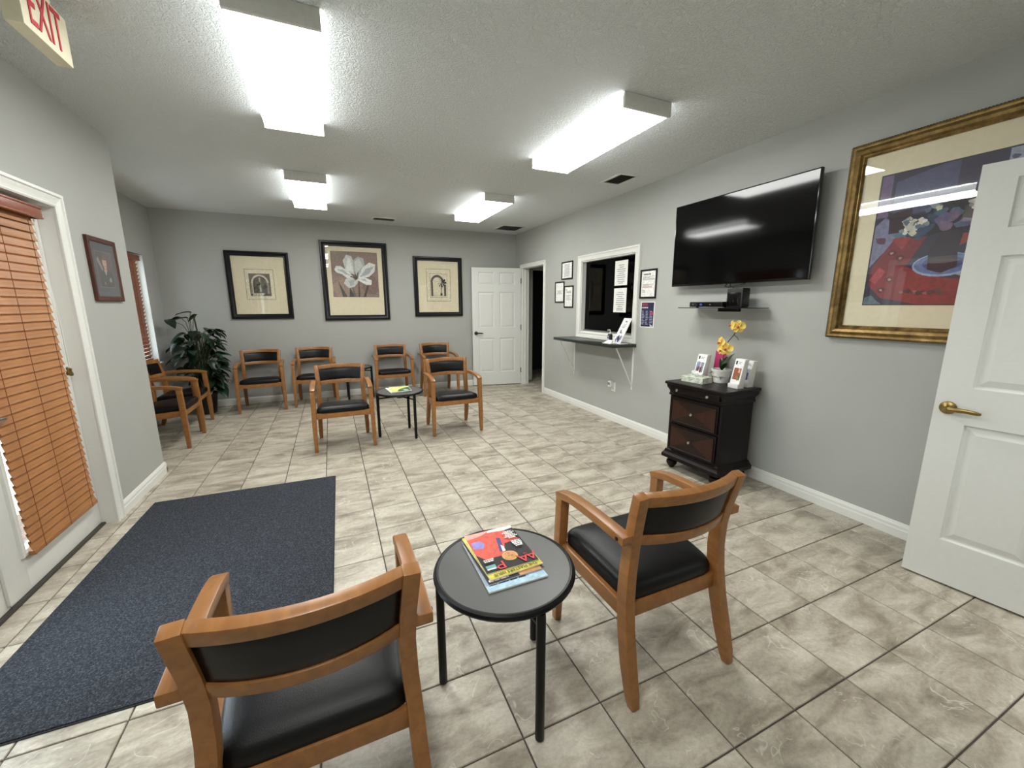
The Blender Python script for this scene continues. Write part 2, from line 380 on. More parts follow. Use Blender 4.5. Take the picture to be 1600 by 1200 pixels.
wp.box(1.30, 1.40, YF, -.96, 0, H).box(1.40, 1.46, -1.06, -.96, 0, H).box(2.40, XR, -1.06, -.96, 0, H).box(1.46, 2.40, -1.06, -.96, 2.06, H)
struct(wp.build('wall_partition', 'wall'), 'grey partition wall holding the near white door', 'wall')
# dark rooms behind the hall doorway and the reception window
hw = MB()
hw.box(XR+T, 2.985, 5.90, 6.0, 0, H).box(3.80, 4.3, 5.90, 6.0, 0, H).box(2.985, 3.80, 5.90, 6.0, 2.05, H).box(4.3, 4.4, 4.3, 7.1, 0, H).box(XR+T, 4.3, 4.2, 4.3, 0, H)
struct(hw.build('wall_hall', 'wall'), 'grey wall of the unlit hall beyond the doorway', 'wall')
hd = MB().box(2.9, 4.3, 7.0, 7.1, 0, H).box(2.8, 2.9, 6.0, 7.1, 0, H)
struct(hd.build('wall_dark_room', 'wall_shade'), 'wall of the unlit room beyond the hall, its darkness put into the colour', 'wall')
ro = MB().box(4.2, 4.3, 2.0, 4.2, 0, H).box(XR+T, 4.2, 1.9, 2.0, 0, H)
struct(ro.build('wall_office', 'wall_shade'), 'wall of the unlit office behind the reception window, its darkness put into the colour', 'wall')
struct(MB().box(-12, -2.06, -9, 16, -.3, -.14).build('ground', 'ground'), 'pale pavement outside the entry door', 'ground')
# baseboards: profiled
BBP = [(0, 0), (.014, 0), (.014, .05), (.011, .058), (.011, .074), (.006, .086), (.003, .094), (0, .096)]
def baseboard(name, runs, label):
    m = MB()
    for (ax, ay), (bx, by), (nx, ny) in runs:
        n = len(BBP); vs = [(ax+nx*d, ay+ny*d, z) for d, z in BBP]+[(bx+nx*d, by+ny*d, z) for d, z in BBP]
        m.add(vs, [(i, (i+1) % n, n+(i+1) % n, n+i) for i in range(n)]+[tuple(range(n)), tuple(range(2*n-1, n-1, -1))])
    return struct(m.build(name, 'white'), label, 'baseboard')
baseboard('baseboard_right', [((XR, -.96), (XR, DY0-.062), (-1, 0))], 'white baseboard along the television wall')
baseboard('baseboard_back', [((XL2, YB), (XR-.014, YB), (0, -1))], 'white baseboard along the back wall behind the chairs')
baseboard('baseboard_left', [((XL, 2.428), (XL, YL+.014), (1, 0)), ((XL+.014, YL), (XL2, YL), (0, 1))], 'short white baseboard below the small portrait')
baseboard('baseboard_recess', [((XL2, YL), (XL2, YB), (1, 0))], 'white baseboard under the recess window')
baseboard('baseboard_hall', [((XR+T, 5.90), (2.925, 5.90), (0, -1))], 'white baseboard inside the hall doorway')
# door casings
def casing_xwall(name, X, sgn, y0, y1, z1, w, label, sill=None):
    """flat-backed profiled casing on a wall X=const, facing sgn; opening y0..y1, top z1"""
    prof = [(0, 0), (0, .012), (.008, .016), (.013, .016), (.016, .011), (.032, .013), (w-.028, .017), (w-.024, .013), (w-.018, .023), (w-.004, .023), (w, .017), (w, 0)]
    m = MB(); n = len(prof)
    pts = [(y0, 0, -1, 0), (y0, z1, -1, 1), (y1, z1, 1, 1), (y1, 0, 1, 0)]
    if sill is not None: pts = [(y0, sill, -1, -1), (y0, z1, -1, 1), (y1, z1, 1, 1), (y1, sill, 1, -1)]
    vs = []
    for (y, z, sy, sz) in pts: vs += [(X+sgn*o, y+sy*d, z+sz*d) for d, o in prof]
    k = 4 if sill is not None else 3
    fs = [(i*n+a, i*n+(a+1) % n, ((i+1) % 4)*n+(a+1) % n, ((i+1) % 4)*n+a) for i in range(k) for a in range(n)]
    if sill is None: fs += [tuple(range(n)), tuple(3*n+a for a in range(n-1, -1, -1))]
    m.add(vs, fs)
    return m, struct
m, _ = casing_xwall('t', XR, -1, DY0+.012, DY1-.004, DZ-.01, .062, '')
m.box(XR-.002, XR+T+.002, DY1-.016, DY1, 0, DZ).box(XR-.002, XR+T+.002, DY0, DY0+.016, 0, DZ).box(XR-.002, XR+T+.002, DY0, DY1, DZ-.016, DZ)
m.box(XR+.05, XR+.062, DY1-.028, DY1-.016, 0, DZ-.016).box(XR+.05, XR+.062, DY0+.016, DY0+.028, 0, DZ-.016)
struct(m.build('trim_1', 'white'), 'white casing and jamb around the hall doorway', 'door casing')
m, _ = casing_xwall('t', XL, 1, EY0+.014, EY1-.014, EZ-.014, .08, '')
m.box(XL-.15, XL+.001, EY1-.014, EY1, 0, EZ).box(XL-.15, XL+.001, EY0, EY0+.014, 0, EZ).box(XL-.15, XL+.001, EY0, EY1, EZ-.014, EZ)
struct(m.build('trim_2', 'white'), 'white moulded casing and deep jamb around the entry door', 'door casing')
struct(MB().box(XL-.15, XL-.055, EY0, EY1, -.004, .014).build('trim_3', 'threshold', bevel=.004), 'dark metal threshold under the entry door', 'threshold')
m = MB().box(2.925, 2.985, 5.885, 5.902, 0, 2.11).box(2.925, 3.86, 5.885, 5.902, 2.05, 2.11)
struct(m.build('trim_4', 'white', bevel=.003), 'white casing of the dark opening seen through the doorway', 'door casing')
# ---------------------------------------------------------------- six-panel doors (local: x from hinge/free edge 0..w, front face at y=0 facing -y, z up)
def panel_door(name, loc, rz, w, h, label, lever, leverdir, hand_mat, hinges=None):
    D = empty(name, loc, rz, label, 'door', None, 'structure')
    st, mid, t = .115*w/.9, .10*w/.9, .035
    pw = (w-2*st-mid)/2
    cols = [(st, st+pw), (st+pw+mid, w-st)]
    rows = [(.23, .835), (1.015, 1.625), (1.745, 1.955)]
    rows = [(a*h/2.03, b*h/2.03) for a, b in rows]
    m = MB()
    zs = [0]+[q for r_ in rows for q in r_]+[h]; xs = [0]+[q for c in cols for q in c]+[w]
    dp = .014
    m.box(0, w, dp, t-dp, 0, h)
    for y0, y1 in ((0, dp), (t-dp, t)):
        for a in range(0, 6, 2):
            m.box(xs[a], xs[a+1], y0, y1, 0, h)
        for a in (1, 3):
            for b in range(0, 8, 2): m.box(xs[a], xs[a+1], y0, y1, zs[b], zs[b+1])
    m.build('leaf', 'door_white', D)
    for c0, c1 in cols:
        for r0, r1 in rows:
            q = MB(); s1, s2 = .014, .044
            for ya, yb, sg in ((dp, 0, 1), (t-dp, t, -1)):
                L = [[(c0+k, y, r0+k), (c1-k, y, r0+k), (c1-k, y, r1-k), (c0+k, y, r1-k)] for k, y in ((0, ya-sg*.010), (s1*.5, ya-sg*.002), (s1, ya-sg*.001), (s2, ya-sg*.0095))]
                vs = sum(L, []); fs = [(k*4+i, k*4+(i+1) % 4, k*4+4+(i+1) % 4, k*4+4+i) for k in range(3) for i in range(4)]+[(12, 13, 14, 15)]
                q.add(vs, fs)
            q.build('panel', 'door_white', D)
    hx, hz = lever
    hd_ = MB().lathe([(.030, 0), (.032, .004), (.030, .010), (.016, .014), (.011, .018), (.011, .05), (.008, .055)], (hx, 0, hz), 24, rot=Matrix.Rotation(PI/2, 3, 'X')).build('handle', hand_mat, D, smooth=True)
    d = leverdir
    MB().sweep([(hx, -.045, hz), (hx+d*.03, -.05, hz+.001), (hx+d*.07, -.05, hz+.001), (hx+d*.105, -.047, hz-.003), (hx+d*.118, -.045, hz-.004)], [(.010*math.cos(2*PI*k/10), .007*math.sin(2*PI*k/10)) for k in range(10)], (0, 0, 1), [1.1, 1.15, 1, .9, .55]).build('lever', hand_mat, hd_, smooth=True)
    fx = 0 if d > 0 else w
    MB().box(fx-.0015 if d > 0 else w-.002, fx+.002 if d > 0 else w+.0015, .006, t-.006, hz-.03, hz+.03).build('latch_plate', hand_mat, D)
    for hz_ in (hinges or []):
        m = MB().tube([(w if d > 0 else 0, -.004, hz_-.045), (w if d > 0 else 0, -.004, hz_+.045)], .007, 8)
        m.build('hinge', 'bronze', D)
    return D
fa = math.atan2(5.615-5.78, 2.615-1.765)
panel_door('door_1', (1.765, 5.775, .012), fa, .866, 2.035, 'white six-panel door standing open in front of the back wall', (.062, .925), 1, 'bronze', (.25, 1.02, 1.82))
A_ = Vector((2.264, -.04)); B_ = Vector((2.381, -.933)); ra = math.atan2(B_.y-A_.y, B_.x-A_.x)
panel_door('door_2', (A_.x, A_.y, .012), ra, .90, 2.02, 'white six-panel door in the right foreground with a brass lever', (.050, .905), 1, 'brass', (.25, 1.0, 1.8))
# ---------------------------------------------------------------- entry door: two glazed leaves
DF = XL-.074                          # room-side face of the leaves
def entry_leaf(name, ya, yb, label, handle):
    D = empty(name, (DF, ya, .016), LEFT, label, 'door', None, 'structure')   # local x = +y world, local -y = +x world
    w = yb-ya; h = EZ-.014-.02; st = .145; b0, b1 = .20, .15
    m = MB().box(0, st, 0, .045, 0, h).box(w-st, w, 0, .045, 0, h).box(st, w-st, 0, .045, 0, b0).box(st, w-st, 0, .045, h-b1, h)
    m.build('leaf', 'white', D, bevel=.002)
    fw, fh = w-2*st+.05, h-b0-b1+.05
    f = MB().frame(fw, fh, [(0, 0), (.004, .012), (.02, .016), (.034, .008), (.036, -.02)])
    o = f.build('lite_frame', 'white', D); o.location = (w/2, 0, b0+(h-b0-b1)/2)
    MB().box(st-.005, w-st+.005, .018, .024, b0-.005, h-b1+.005).build('glass_pane', 'window_glass', D)
    if handle:
        hd_ = MB().lathe([(.028, 0), (.028, .008), (.012, .014), (.010, .05)], (.06, 0, .88), 20, rot=Matrix.Rotation(PI/2, 3, 'X')).build('handle', 'chrome', D, smooth=True)
        MB().sweep([(.06, -.046, .88), (.10, -.05, .882), (.15, -.05, .878), (.17, -.046, .874)], [(.010*math.cos(2*PI*k/8), .007*math.sin(2*PI*k/8)) for k in range(8)], (0, 0, 1), [1, 1, .9, .5]).build('lever', 'chrome', hd_, smooth=True)
    return D
entry_leaf('door_3', 1.503, 2.345, 'white glazed entry door leaf behind the orange-brown blind', True)
d4 = entry_leaf('door_4', .657, 1.499, 'white glazed entry door leaf at the left edge of the photo', False)
MB().box(.842-.02, .842+.024, -.014, 0, .02, EZ-.06).build('astragal', 'white', d4, bevel=.003)
def blind(name, loc, w, ztop, zbot, pitch, label, tilt, ncord, tassel=False, hr=.065, extra=.03, skew=0.0, slatmat='blind'):
    B = empty(name, loc, LEFT, label, 'window blind')
    m = MB().box(-extra, w+extra, -.012, 0, ztop-hr, ztop).box(-extra, -extra+.012, 0, .045, ztop-hr, ztop).box(w+extra-.012, w+extra, 0, .045, ztop-hr, ztop)
    m.box(-extra, w+extra, -.016, -.01, ztop-.012, ztop).box(-extra, w+extra, -.016, -.01, ztop-hr, ztop-hr+.01)
    m.build('valance', 'valance', B, bevel=.003)
    MB().box(0, w, .006, .045, ztop-.045, ztop-.005).build('headrail', 'valance', B)
    sm = MB(); c = .0035                    # slat, slightly crowned
    sm.sweep([(0, 0, 0), (w, 0, 0)], [(-.025, -.0012), (-.012, -.0030), (.012, -.0030), (.025, -.0012), (.025, .0012), (.012, -.0002), (-.012, -.0002), (-.025, .0012)], (0, 0, 1))
    s0 = sm.build('slat', slatmat, B); me = s0.data; bpy.data.objects.remove(s0)
    n = int((ztop-hr+.01-zbot)/pitch)
    rr = random.Random(3)
    for k in range(n):
        inst('slat', me, B, (skew*(k/n)**2+rr.uniform(-.0025, .0025), .022, ztop-hr-.012-pitch*k), (tilt+rr.uniform(-.03, .03), 0, 0))
    zl = ztop-hr-.012-pitch*n
    MB().box(skew, w+skew, .010, .034, zl-.006, zl+.018).build('bottom_rail', slatmat, B, bevel=.003)
    for k in range(ncord):
        x = w*(.12+.76*k/(ncord-1))
        MB().bar([(x, .004, ztop-hr), (x+skew*.3, .004, (ztop+zl)/2), (x+skew, .004, zl)], .0025, .002).build('ladder_cord', 'cord', B)
    if tassel:
        for k, dx in enumerate((.0, .026)):
            x = w+.028+dx; zt = 1.035-.008*k
            c_ = MB().tube([(w+.004+dx*.3, .018, ztop-hr), (x, .018, 1.3), (x, .018, zt)], .0016, 6).build('pull_cord', 'paper', B)
            MB().lathe([(.003, .025), (.008, .018), (.006, .004), (.011, -.012), (.009, -.024), (.003, -.026)], (x, .018, zt), 12).build('tassel', 'brass', c_, smooth=True)
    return B
blind('door_blind', (XL-.003-.022, 1.628, 0), .605, 1.955, .185, .0432, 'orange-brown wooden slat blind hung on the entry door', math.radians(-14), 3, True, skew=.03)
# recess window
wd = empty('window_2', (XL2-.03, RY0, 0), LEFT, 'bright daylight window in the recess behind the wooden blind', 'window', None, 'structure')
ww = RY1-RY0
fr = MB().frame(ww, RZ1-RZ0, [(0, -.11), (0, -.03), (.02, -.03), (.05, -.045), (.05, -.11)]).build('window_frame', 'white', wd); fr.location = (ww/2, 0, (RZ0+RZ1)/2)
MB().box(.04, ww-.04, .075, .081, RZ0+.04, RZ1-.04).build('glass_pane', 'window_glass', wd)
MB().box(.04, ww-.04, .06, .095, (RZ0+RZ1)/2-.02, (RZ0+RZ1)/2+.02).build('meeting_rail', 'white', wd)
MB().box(-.03, ww+.03, -.06, .10, RZ0-.02, RZ0).build('window_sill', 'white', wd, bevel=.004)
blind('window_blind', (XL2-.012, RY0+.05, 0), ww-.155, 2.0, .75, .0432, 'reddish-brown wooden blind on the recess window behind the corner', math.radians(24), 4, False, .06, .02, slatmat='blind_dark')
# ---------------------------------------------------------------- reception window
rw = empty('window_1', (XR, 0, 0), 0, 'dark reception window with a broad white frame', 'window', None, 'structure')
m, _ = casing_xwall('t', 0, -1, WY0, WY1, WZ1, .075, '', WZ0)
m.build('casing', 'white', rw)
m = MB().box(-.001, T, WY0, WY0+.012, WZ0, WZ1).box(-.001, T, WY1-.012, WY1, WZ0, WZ1).box(-.001, T, WY0, WY1, WZ1-.012, WZ1).box(-.001, T, WY0, WY1, WZ0, WZ0+.012)
m.build('jamb', 'white', rw)
MB().box(.045, .085, WY0+.012, WY1-.012, WZ0+.012, WZ0+.032).build('track', 'aluminium', rw, bevel=.002)
MB().box(.062, .068, WY0+.012, WY1-.012, WZ0+.03, WZ1-.012).build('glass_pane', 'tint_glass', rw)
# ---------------------------------------------------------------- ceiling lights
def ceiling_light(cx, cy, label):
    L = empty('ceiling_light', (cx, cy, H), 0, label, 'ceiling light', 'wraparound fluorescent ceiling lights')
    w, l, d = .355, 1.22, .082
    MB().box(-.075, .075, -l/2+.02, l/2-.02, -.05, 0).build('housing', 'steel_white', L)
    q = [(-w/2+.004, -.012), (-w/2, -.03), (-w/2+.004, -d+.012), (-w/2+.014, -d), (w/2-.014, -d), (w/2-.004, -d+.012), (w/2, -.03), (w/2-.004, -.012)]
    m = MB(); n = len(q)
    vs = [(x, -l/2+.018, z) for x, z in q]+[(x, l/2-.018, z) for x, z in q]
    for i in range(n-1): m.add([vs[i], vs[i+1], vs[n+i+1], vs[n+i]], [(0, 1, 2, 3)], 0 if i in (2, 3, 4) else 1)
    m.build('lens', ['lens', 'lens_side'], L)
    for s_ in (-1, 1):
        a, b = sorted((s_*(l/2-.02), s_*l/2))
        MB().box(-w/2-.002, w/2+.002, a, b, -d-.002, -.001).build('end_cap', 'steel_white', L, bevel=.004)
    return L
ceiling_light(-.597, 1.745, 'long fluorescent ceiling light at the top left, nearest the exit sign')
ceiling_light(1.375, 1.765, 'fluorescent ceiling light near the television wall')
ceiling_light(-.590, 4.145, 'fluorescent ceiling light before the flower print, far left')
ceiling_light(1.372, 4.13, 'fluorescent ceiling light farthest to the right, near the back door')
ceiling_light(-.597, -.655, 'added fluorescent ceiling light above the camera, out of view')  # unseen fill lamp, added to brighten the near floor
ceiling_light(1.97, -2.0, 'added fluorescent ceiling light, out of view in the side room behind the near white door')  # added out of view; lights the near right floor through the doorway
def vent(x0, x1, y0, y1, label, along_y, nl):
    V = empty('ceiling_vent', ((x0+x1)/2, (y0+y1)/2, H), 0, label, 'air vent', 'ceiling air vents')
    w, l = x1-x0, y1-y0; b = .028
    MB().box(-w/2, w/2, -l/2, -l/2+b, -.008, 0).box(-w/2, w/2, l/2-b, l/2, -.008, 0).box(-w/2, -w/2+b, -l/2+b, l/2-b, -.008, 0).box(w/2-b, w/2, -l/2+b, l/2-b, -.008, 0).build('frame', 'steel_white', V, bevel=.002)
    MB().box(-w/2+b, w/2-b, -l/2+b, l/2-b, -.0015, -.0005).build('backing', 'black_plastic', V)
    for k in range(nl):
        f = (k+.5)/nl
        if along_y:
            x = -w/2+b+(w-2*b)*f
            MB().add([(x+.008, -l/2+b, -.002), (x+.008, l/2-b, -.002), (x-.006, l/2-b, -.010), (x-.006, -l/2+b, -.010)], [(0, 1, 2, 3)]).build('louvre', 'steel_white', V)
        else:
            y = -l/2+b+(l-2*b)*f
            MB().add([(-w/2+b, y+.008, -.002), (w/2-b, y+.008, -.002), (w/2-b, y-.006, -.010), (-w/2+b, y-.006, -.010)], [(0, 1, 2, 3)]).build('louvre', 'steel_white', V)
vent(2.135, 2.37, 2.37, 2.70, 'ceiling air vent beside the television wall', True, 7)
vent(.17, .51, 5.32, 5.53, 'ceiling air vent above the flower print', False, 5)
vent(2.08, 2.48, 5.13, 5.54, 'square return air vent in the far right ceiling corner', False, 9)
# exit sign
ex = empty('exit_sign', (-1.40, 1.408, 2.414), LEFT, 'cream exit sign with red letters hanging from the ceiling', 'exit sign')
MB().box(-.158, .158, 0, .055, 0, .181).build('case', 'exit_case', ex, bevel=.004)
MB().box(-.07, .07, .005, .05, .181, H-2.414).build('canopy', 'exit_case', ex, bevel=.004)
letters('lettering', 'EXIT', .212, 'exit_red', ex, (-.008, -.0015, .090), sx=.52, bold=.0005)
# ---------------------------------------------------------------- chairs
def make_chair():
    C = empty('armchair', (0, 0, 0), 0, '', 'chair', 'oak and black vinyl waiting room armchairs')
    for s in (-1, 1):
        # rear leg running up into the back post
        pth = [(s*.238, .002, 0), (s*.238, .016, .05), (s*.236, .044, .15), (s*.231, .072, .27), (s*.226, .088, .38), (s*.220, .092, .48), (s*.217, .086, .58), (s*.220, .070, .665), (s*.226, .053, .735), (s*.231, .036, .80)]
        MB().bar(pth, .042, .050, (1, 0, 0), [(.72, .62), (.92, .85), (1, 1), (1, 1.04), (1, 1.04), (1, 1), (1, .95), (1, .85), (1, .8), (1, .75)]).build('rear_leg', 'oak', C, bevel=.004)
        MB().bar([(s*.272, .488, 0), (s*.271, .486, .2), (s*.266, .478, .45), (s*.264, .472, .608)], .042, .046, (1, 0, 0), [(.72, .72), (.95, .95), (1, 1), (1, 1)]).build('front_leg', 'oak', C, bevel=.004)
        MB().bar([(s*.263, .498, .606), (s*.263, .47, .617), (s*.262, .40, .631), (s*.262, .30, .637), (s*.261, .18, .637), (s*.260, .055, .632)], .046, .032, (1, 0, 0)).build('armrest', 'oak', C, bevel=.005)
        MB().bar([(s*.258, .465, .362), (s*.229, .10, .330)], .024, .058, (1, 0, 0)).build('side_rail', 'oak', C, bevel=.003)
        d_ = MB().lathe([(.007, 0), (.007, .002)], (s*.2842, .085, .632), 10, rot=Matrix.Rotation(s*PI/2, 3, 'Y')); d_.build('screw_plug', 'black_plastic', C)
    MB().box(-.250, .250, .468, .494, .334, .389).build('front_rail', 'oak', C, bevel=.004)
    MB().box(-.212, .212, .078, .100, .298, .358).build('rear_rail', 'oak', C, bevel=.004)
    def arc(z, y, n=12, bow=.050, arch=.0, hw=.222):
        return [(hw*(2*k/n-1), y-bow*(1-(2*k/n-1)**2), z+arch*(1-(2*k/n-1)**2)) for k in range(n+1)]
    MB().sweep(arc(.777, .046, arch=.006, hw=.213), [(-.0215, -.016), (.0215, -.016), (.0215, .016), (-.0215, .016)], (0, -.25, 1)).build('top_rail', 'oak', C, bevel=.004)
    MB().sweep(arc(.618, .079, arch=.003, hw=.202), [(-.020, -.016), (.020, -.016), (.020, .016), (-.020, .016)], (0, -.22, 1)).build('lower_rail', 'oak', C, bevel=.004)
    # upholstered back pad
    m = MB(); nx, nz = 16, 8; vs = []
    for sd in (1, -1):
        for j in range(nz+1):
            for i in range(nx+1):
                a = 2*i/nx-1; b = 2*j/nz-1; z = .698+b*.068; yb = .079+(.046-.079)*(z-.618)/(.777-.618)-.050*(1-a*a)
                puff = (1-abs(a)**6)*(1-abs(b)**4)
                vs.append((a*(.199+.010*(b+1)/2), yb+sd*(.009+(.016 if sd > 0 else .006)*puff), z+.004*(1-a*a)))
    N = (nx+1)*(nz+1)
    for o_, fl in ((0, 0), (N, 1)):
        m.f += [tuple((o_+j*(nx+1)+i, o_+j*(nx+1)+i+1, o_+(j+1)*(nx+1)+i+1, o_+(j+1)*(nx+1)+i)) for j in range(nz) for i in range(nx)]
    rim = [i for i in range(nx+1)]+[(j)*(nx+1)+nx for j in range(1, nz+1)]+[nz*(nx+1)+i for i in range(nx-1, -1, -1)]+[j*(nx+1) for j in range(nz-1, 0, -1)]
    m.f += [(rim[k], rim[(k+1) % len(rim)], N+rim[(k+1) % len(rim)], N+rim[k]) for k in range(len(rim))]
    m.v = vs; m.mi = [0]*len(m.f); m.build('back_pad', 'leather', C, smooth=True, ang=1.2)
    # seat cushion
    m = MB(); n = 18; vs = []
    prof = [(1.0, 0), (1.012, .25), (1.012, .5), (.985, .68), (.94, .79), (.86, .88), (.7, .95), (.45, .99), (.2, 1.0)]
    ring_n = 40
    for q, hh in prof:
        for k in range(ring_n):
            a = 2*PI*k/ring_n; ca, sa = math.cos(a), math.sin(a); p_ = .22
            ex_, ey = math.copysign(abs(ca)**p_, ca), math.copysign(abs(sa)**p_, sa)
            fy = .5+.5*ey*q
            hw = .218+.026*fy; x = ex_*q*hw; y = .285+ey*q*(.212 if ey > 0 else .198)
            z0 = .352+.034*fy; z = z0+(.070+.006*(1-ey*q*ey*q))*hh
            vs.append((x, y, z))
    m.add(vs, [(j*ring_n+k, j*ring_n+(k+1) % ring_n, (j+1)*ring_n+(k+1) % ring_n, (j+1)*ring_n+k) for j in range(len(prof)-1) for k in range(ring_n)]+[tuple(range(ring_n-1, -1, -1)), tuple((len(prof)-1)*ring_n+k for k in range(ring_n))])
    m.build('seat', 'leather', C, smooth=True, ang=1.2)
    return C
chair = make_chair()
def put_chair(cx, ry, rz, label, first=False):
    # (cx, ry): world position of the middle between the rear feet
    if first: chair.location = (cx, ry, 0); chair.rotation_euler = (0, 0, rz); chair['label'] = label; return chair
    return dup(chair, (cx, ry, 0), rz, label)
put_chair(-.580, -.137, 0, 'armchair in the near foreground with its back to the camera, beside the dark rug', True)
put_chair(.640, -.070, 0, 'armchair seen from behind to the right of the round table with magazines')
put_chair(-.432, 3.715, PI, 'armchair facing the camera mid-room, left of the round table')
put_chair(.737, 3.738, PI, 'armchair facing the camera mid-room, right of the round table')
put_chair(-1.432, 5.742, PI+.05, 'armchair against the back wall next to the leafy plant')
put_chair(-.745, 5.815, PI, 'armchair against the back wall below and left of the flower print')
put_chair(.356, 5.785, PI, 'armchair against the back wall below and right of the flower print')
put_chair(1.068, 5.765, PI, 'armchair against the back wall nearest the open white door')
put_chair(-2.375, 4.172, -PI/2, 'armchair in the recess, partly hidden by the wall corner')
put_chair(-2.425, 4.785, -PI/2+.03, 'armchair in the recess nearest the leafy plant')
# ---------------------------------------------------------------- round tables
def make_table():
    Tt = empty('side_table', (0, 0, 0), 0, '', 'table', 'round black three-legged side tables')
    R = .250
    MB().lathe([(R-.012, .4805), (R-.002, .484), (R+.002, .492), (R-.002, .501), (R-.010, .5045), (R-.016, .503), (R-.017, .500), (R-.03, .478)], n=56).build('rim', 'black_metal', Tt, smooth=True)
    MB().lathe([(R-.020, .481), (R-.0165, .481), (R-.0165, .5022), (R-.018, .5028)], n=56).build('table_top', 'laminate', Tt)
    MB().lathe([(.035, .425), (.038, .432), (.038, .446), (.03, .452)], n=20).build('hub', 'black_metal', Tt)
    for k in range(3):
        a = 2*PI*k/3; c, s = math.cos(a), math.sin(a); r = .236
        MB().tube([(r*c, r*s, 0.004), (r*c, r*s, .008), (r*c, r*s, .46), (r*c, r*s, .482)], .0155, 12, [.7, 1, 1, .9]).build('leg', 'black_metal', Tt, smooth=True)
        MB().tube([(.02*c, .02*s, .438), (r*c, r*s, .432)], .008, 8).build('strut', 'black_metal', Tt, smooth=True)
        MB().tube([(.15*c, .15*s, .436), (.15*c, .15*s, .482)], .007, 8).build('spacer', 'black_metal', Tt, smooth=True)
    return Tt
tb = make_table(); tb.location = (.022, .210, 0); tb.rotation_euler = (0, 0, math.radians(36)); tb['label'] = 'round black side table in the foreground with a stack of magazines'
dup(tb, (.150, 3.465, 0), math.radians(60), 'round black side table mid-room between two armchairs facing the camera')
dup(tb, (-.20, 5.55, 0), math.radians(0), 'round black side table against the back wall, empty')
# ---------------------------------------------------------------- magazines
def magazine(x0, y0, w, h, z, t, rz, label, polys, cover=(230, 230, 225), bold=None, group='magazines on the foreground table'):
    Mg = empty('magazine', (x0+w/2, y0+h/2, z), rz, label, 'magazine', group)
    MB().box(-w/2, w/2, -h/2, h/2, 0, t).build('pages', 'paper', Mg, bevel=.001)
    art('cover', Mg, [(rc(0, 0, 1, 1), cover)]+polys, -w/2, -h/2, w, h, t+.0004, .00012, True)
    for (txt, size, mat, lx, ly, sx) in (bold or []):
        letters('lettering', txt, size, mat, Mg, (-w/2+lx*w, -h/2+ly*h, t+.0035), (0, 0, PI), .0002, sx, .0)
    return Mg
def textlines(x0, x1, y0, y1, n, col, rnd, cen=False, fill=.55):
    out = []
    for k in range(n):
        yy = y1-(k+.5)*(y1-y0)/n; hh = (y1-y0)/n*fill/2; L = (x1-x0)*rnd.uniform(.5, 1)
        a = (x0+x1)/2-L/2 if cen else x0
        xx = a
        while xx < a+L:
            ww_ = (x1-x0)*rnd.uniform(.07, .2); out.append((rc(xx, yy-hh, min(xx+ww_, a+L), yy+hh), col)); xx += ww_+(x1-x0)*.03
    return out
MAT['ink_red'] = plain('red_ink', rgb(214, 52, 56), .5); MAT['ink_black'] = plain('black_ink', rgb(24, 22, 20), .5); MAT['ink_navy'] = plain('navy_ink', rgb(40, 58, 92), .5)
r1 = random.Random(11)
ZT = .5030
magazine(-.080, .090, .214, .292, ZT, .006, -.01, 'pale blue magazine at the bottom of the foreground stack', [(rc(0, 0, 1, .10), (176, 208, 226)), (rc(0, .10, 1, 1), (150, 168, 190))]+textlines(.05, .95, .085, .145, 1, (44, 56, 84), r1, fill=.9), (186, 214, 230))
magazine(-.076, .122, .210, .275, ZT+.0075, .003, .03, 'dark magazine second from the bottom of the foreground stack', [(rc(0, 0, 1, .1), (38, 32, 40)), (rc(.55, .0, .95, .09), (206, 150, 92))]+textlines(.03, .6, .03, .08, 1, (226, 210, 226), r1, fill=.8), (54, 44, 48))
magazine(-.069, .137, .204, .275, ZT+.0118, .004, .055, 'yellow bordered magazine just below the top one in the foreground stack', [(rc(.03, .09, .97, .97), (236, 226, 120))], (214, 204, 84), [('THE MASTERS ISSUE', .018, 'ink_black', .5, .045, 1.05)])
cov = [(rc(0, 0, 1, 1), (26, 24, 24)), ([(.0, .45), (.0, 1), (.62, 1), (.66, .62), (.5, .3), (.12, .3)], (222, 92, 74)), ([(.0, .86), (.3, .9), (.55, 1), (0, 1)], (232, 170, 160)),
       ([(.55, .55), (.95, .60), (.78, .95), (.6, .95)], (216, 84, 70)), ([(.45, .94), (.5, 1), (1, 1), (1, .93), (.8, .9)], (236, 232, 228)),
       ([(.02, .6), (.2, .56), (.28, .68), (.2, .78), (.04, .76)], (150, 140, 206)), ([(.45, .4), (.53, .37), (.62, .72), (.55, .75)], (76, 70, 130)), ([(.50, .38), (.56, .38), (.58, .5), (.54, .55)], (236, 230, 228)),
       (ell(.57, .25, .15, .115), (214, 168, 96)), (ell(.575, .262, .105, .085), (208, 142, 100)), (ell(.56, .21, .11, .05), (196, 150, 84)), (ell(.545, .245, .016, .008), (110, 66, 48)), (ell(.61, .24, .016, .008), (110, 66, 48)), (ell(.575, .305, .03, .008), (176, 84, 70)),
       (rc(.04, .05, .22, .15), (112, 170, 176)), (rc(.04, .05, .2, .08), (226, 226, 220))]
cov += textlines(.70, .97, .62, .86, 6, (232, 230, 226), r1, True, .7)+textlines(.72, .98, .38, .56, 4, (236, 234, 232), r1, True, .75)+textlines(.05, .3, .18, .26, 2, (232, 226, 222), r1, False, .7)
magazine(-.064, .162, .198, .250, ZT+.0170, .003, .012, 'glossy red and black celebrity magazine on top of the foreground stack', cov, (26, 24, 24),
         [('P', .062, 'ink_red', .31, .10, 1.15), ('A', .062, 'ink_red', .92, .13, 1.05), ('A', .062, 'ink_red', .76, .12, 1.05)])
gp = 'magazines on the mid-room table'
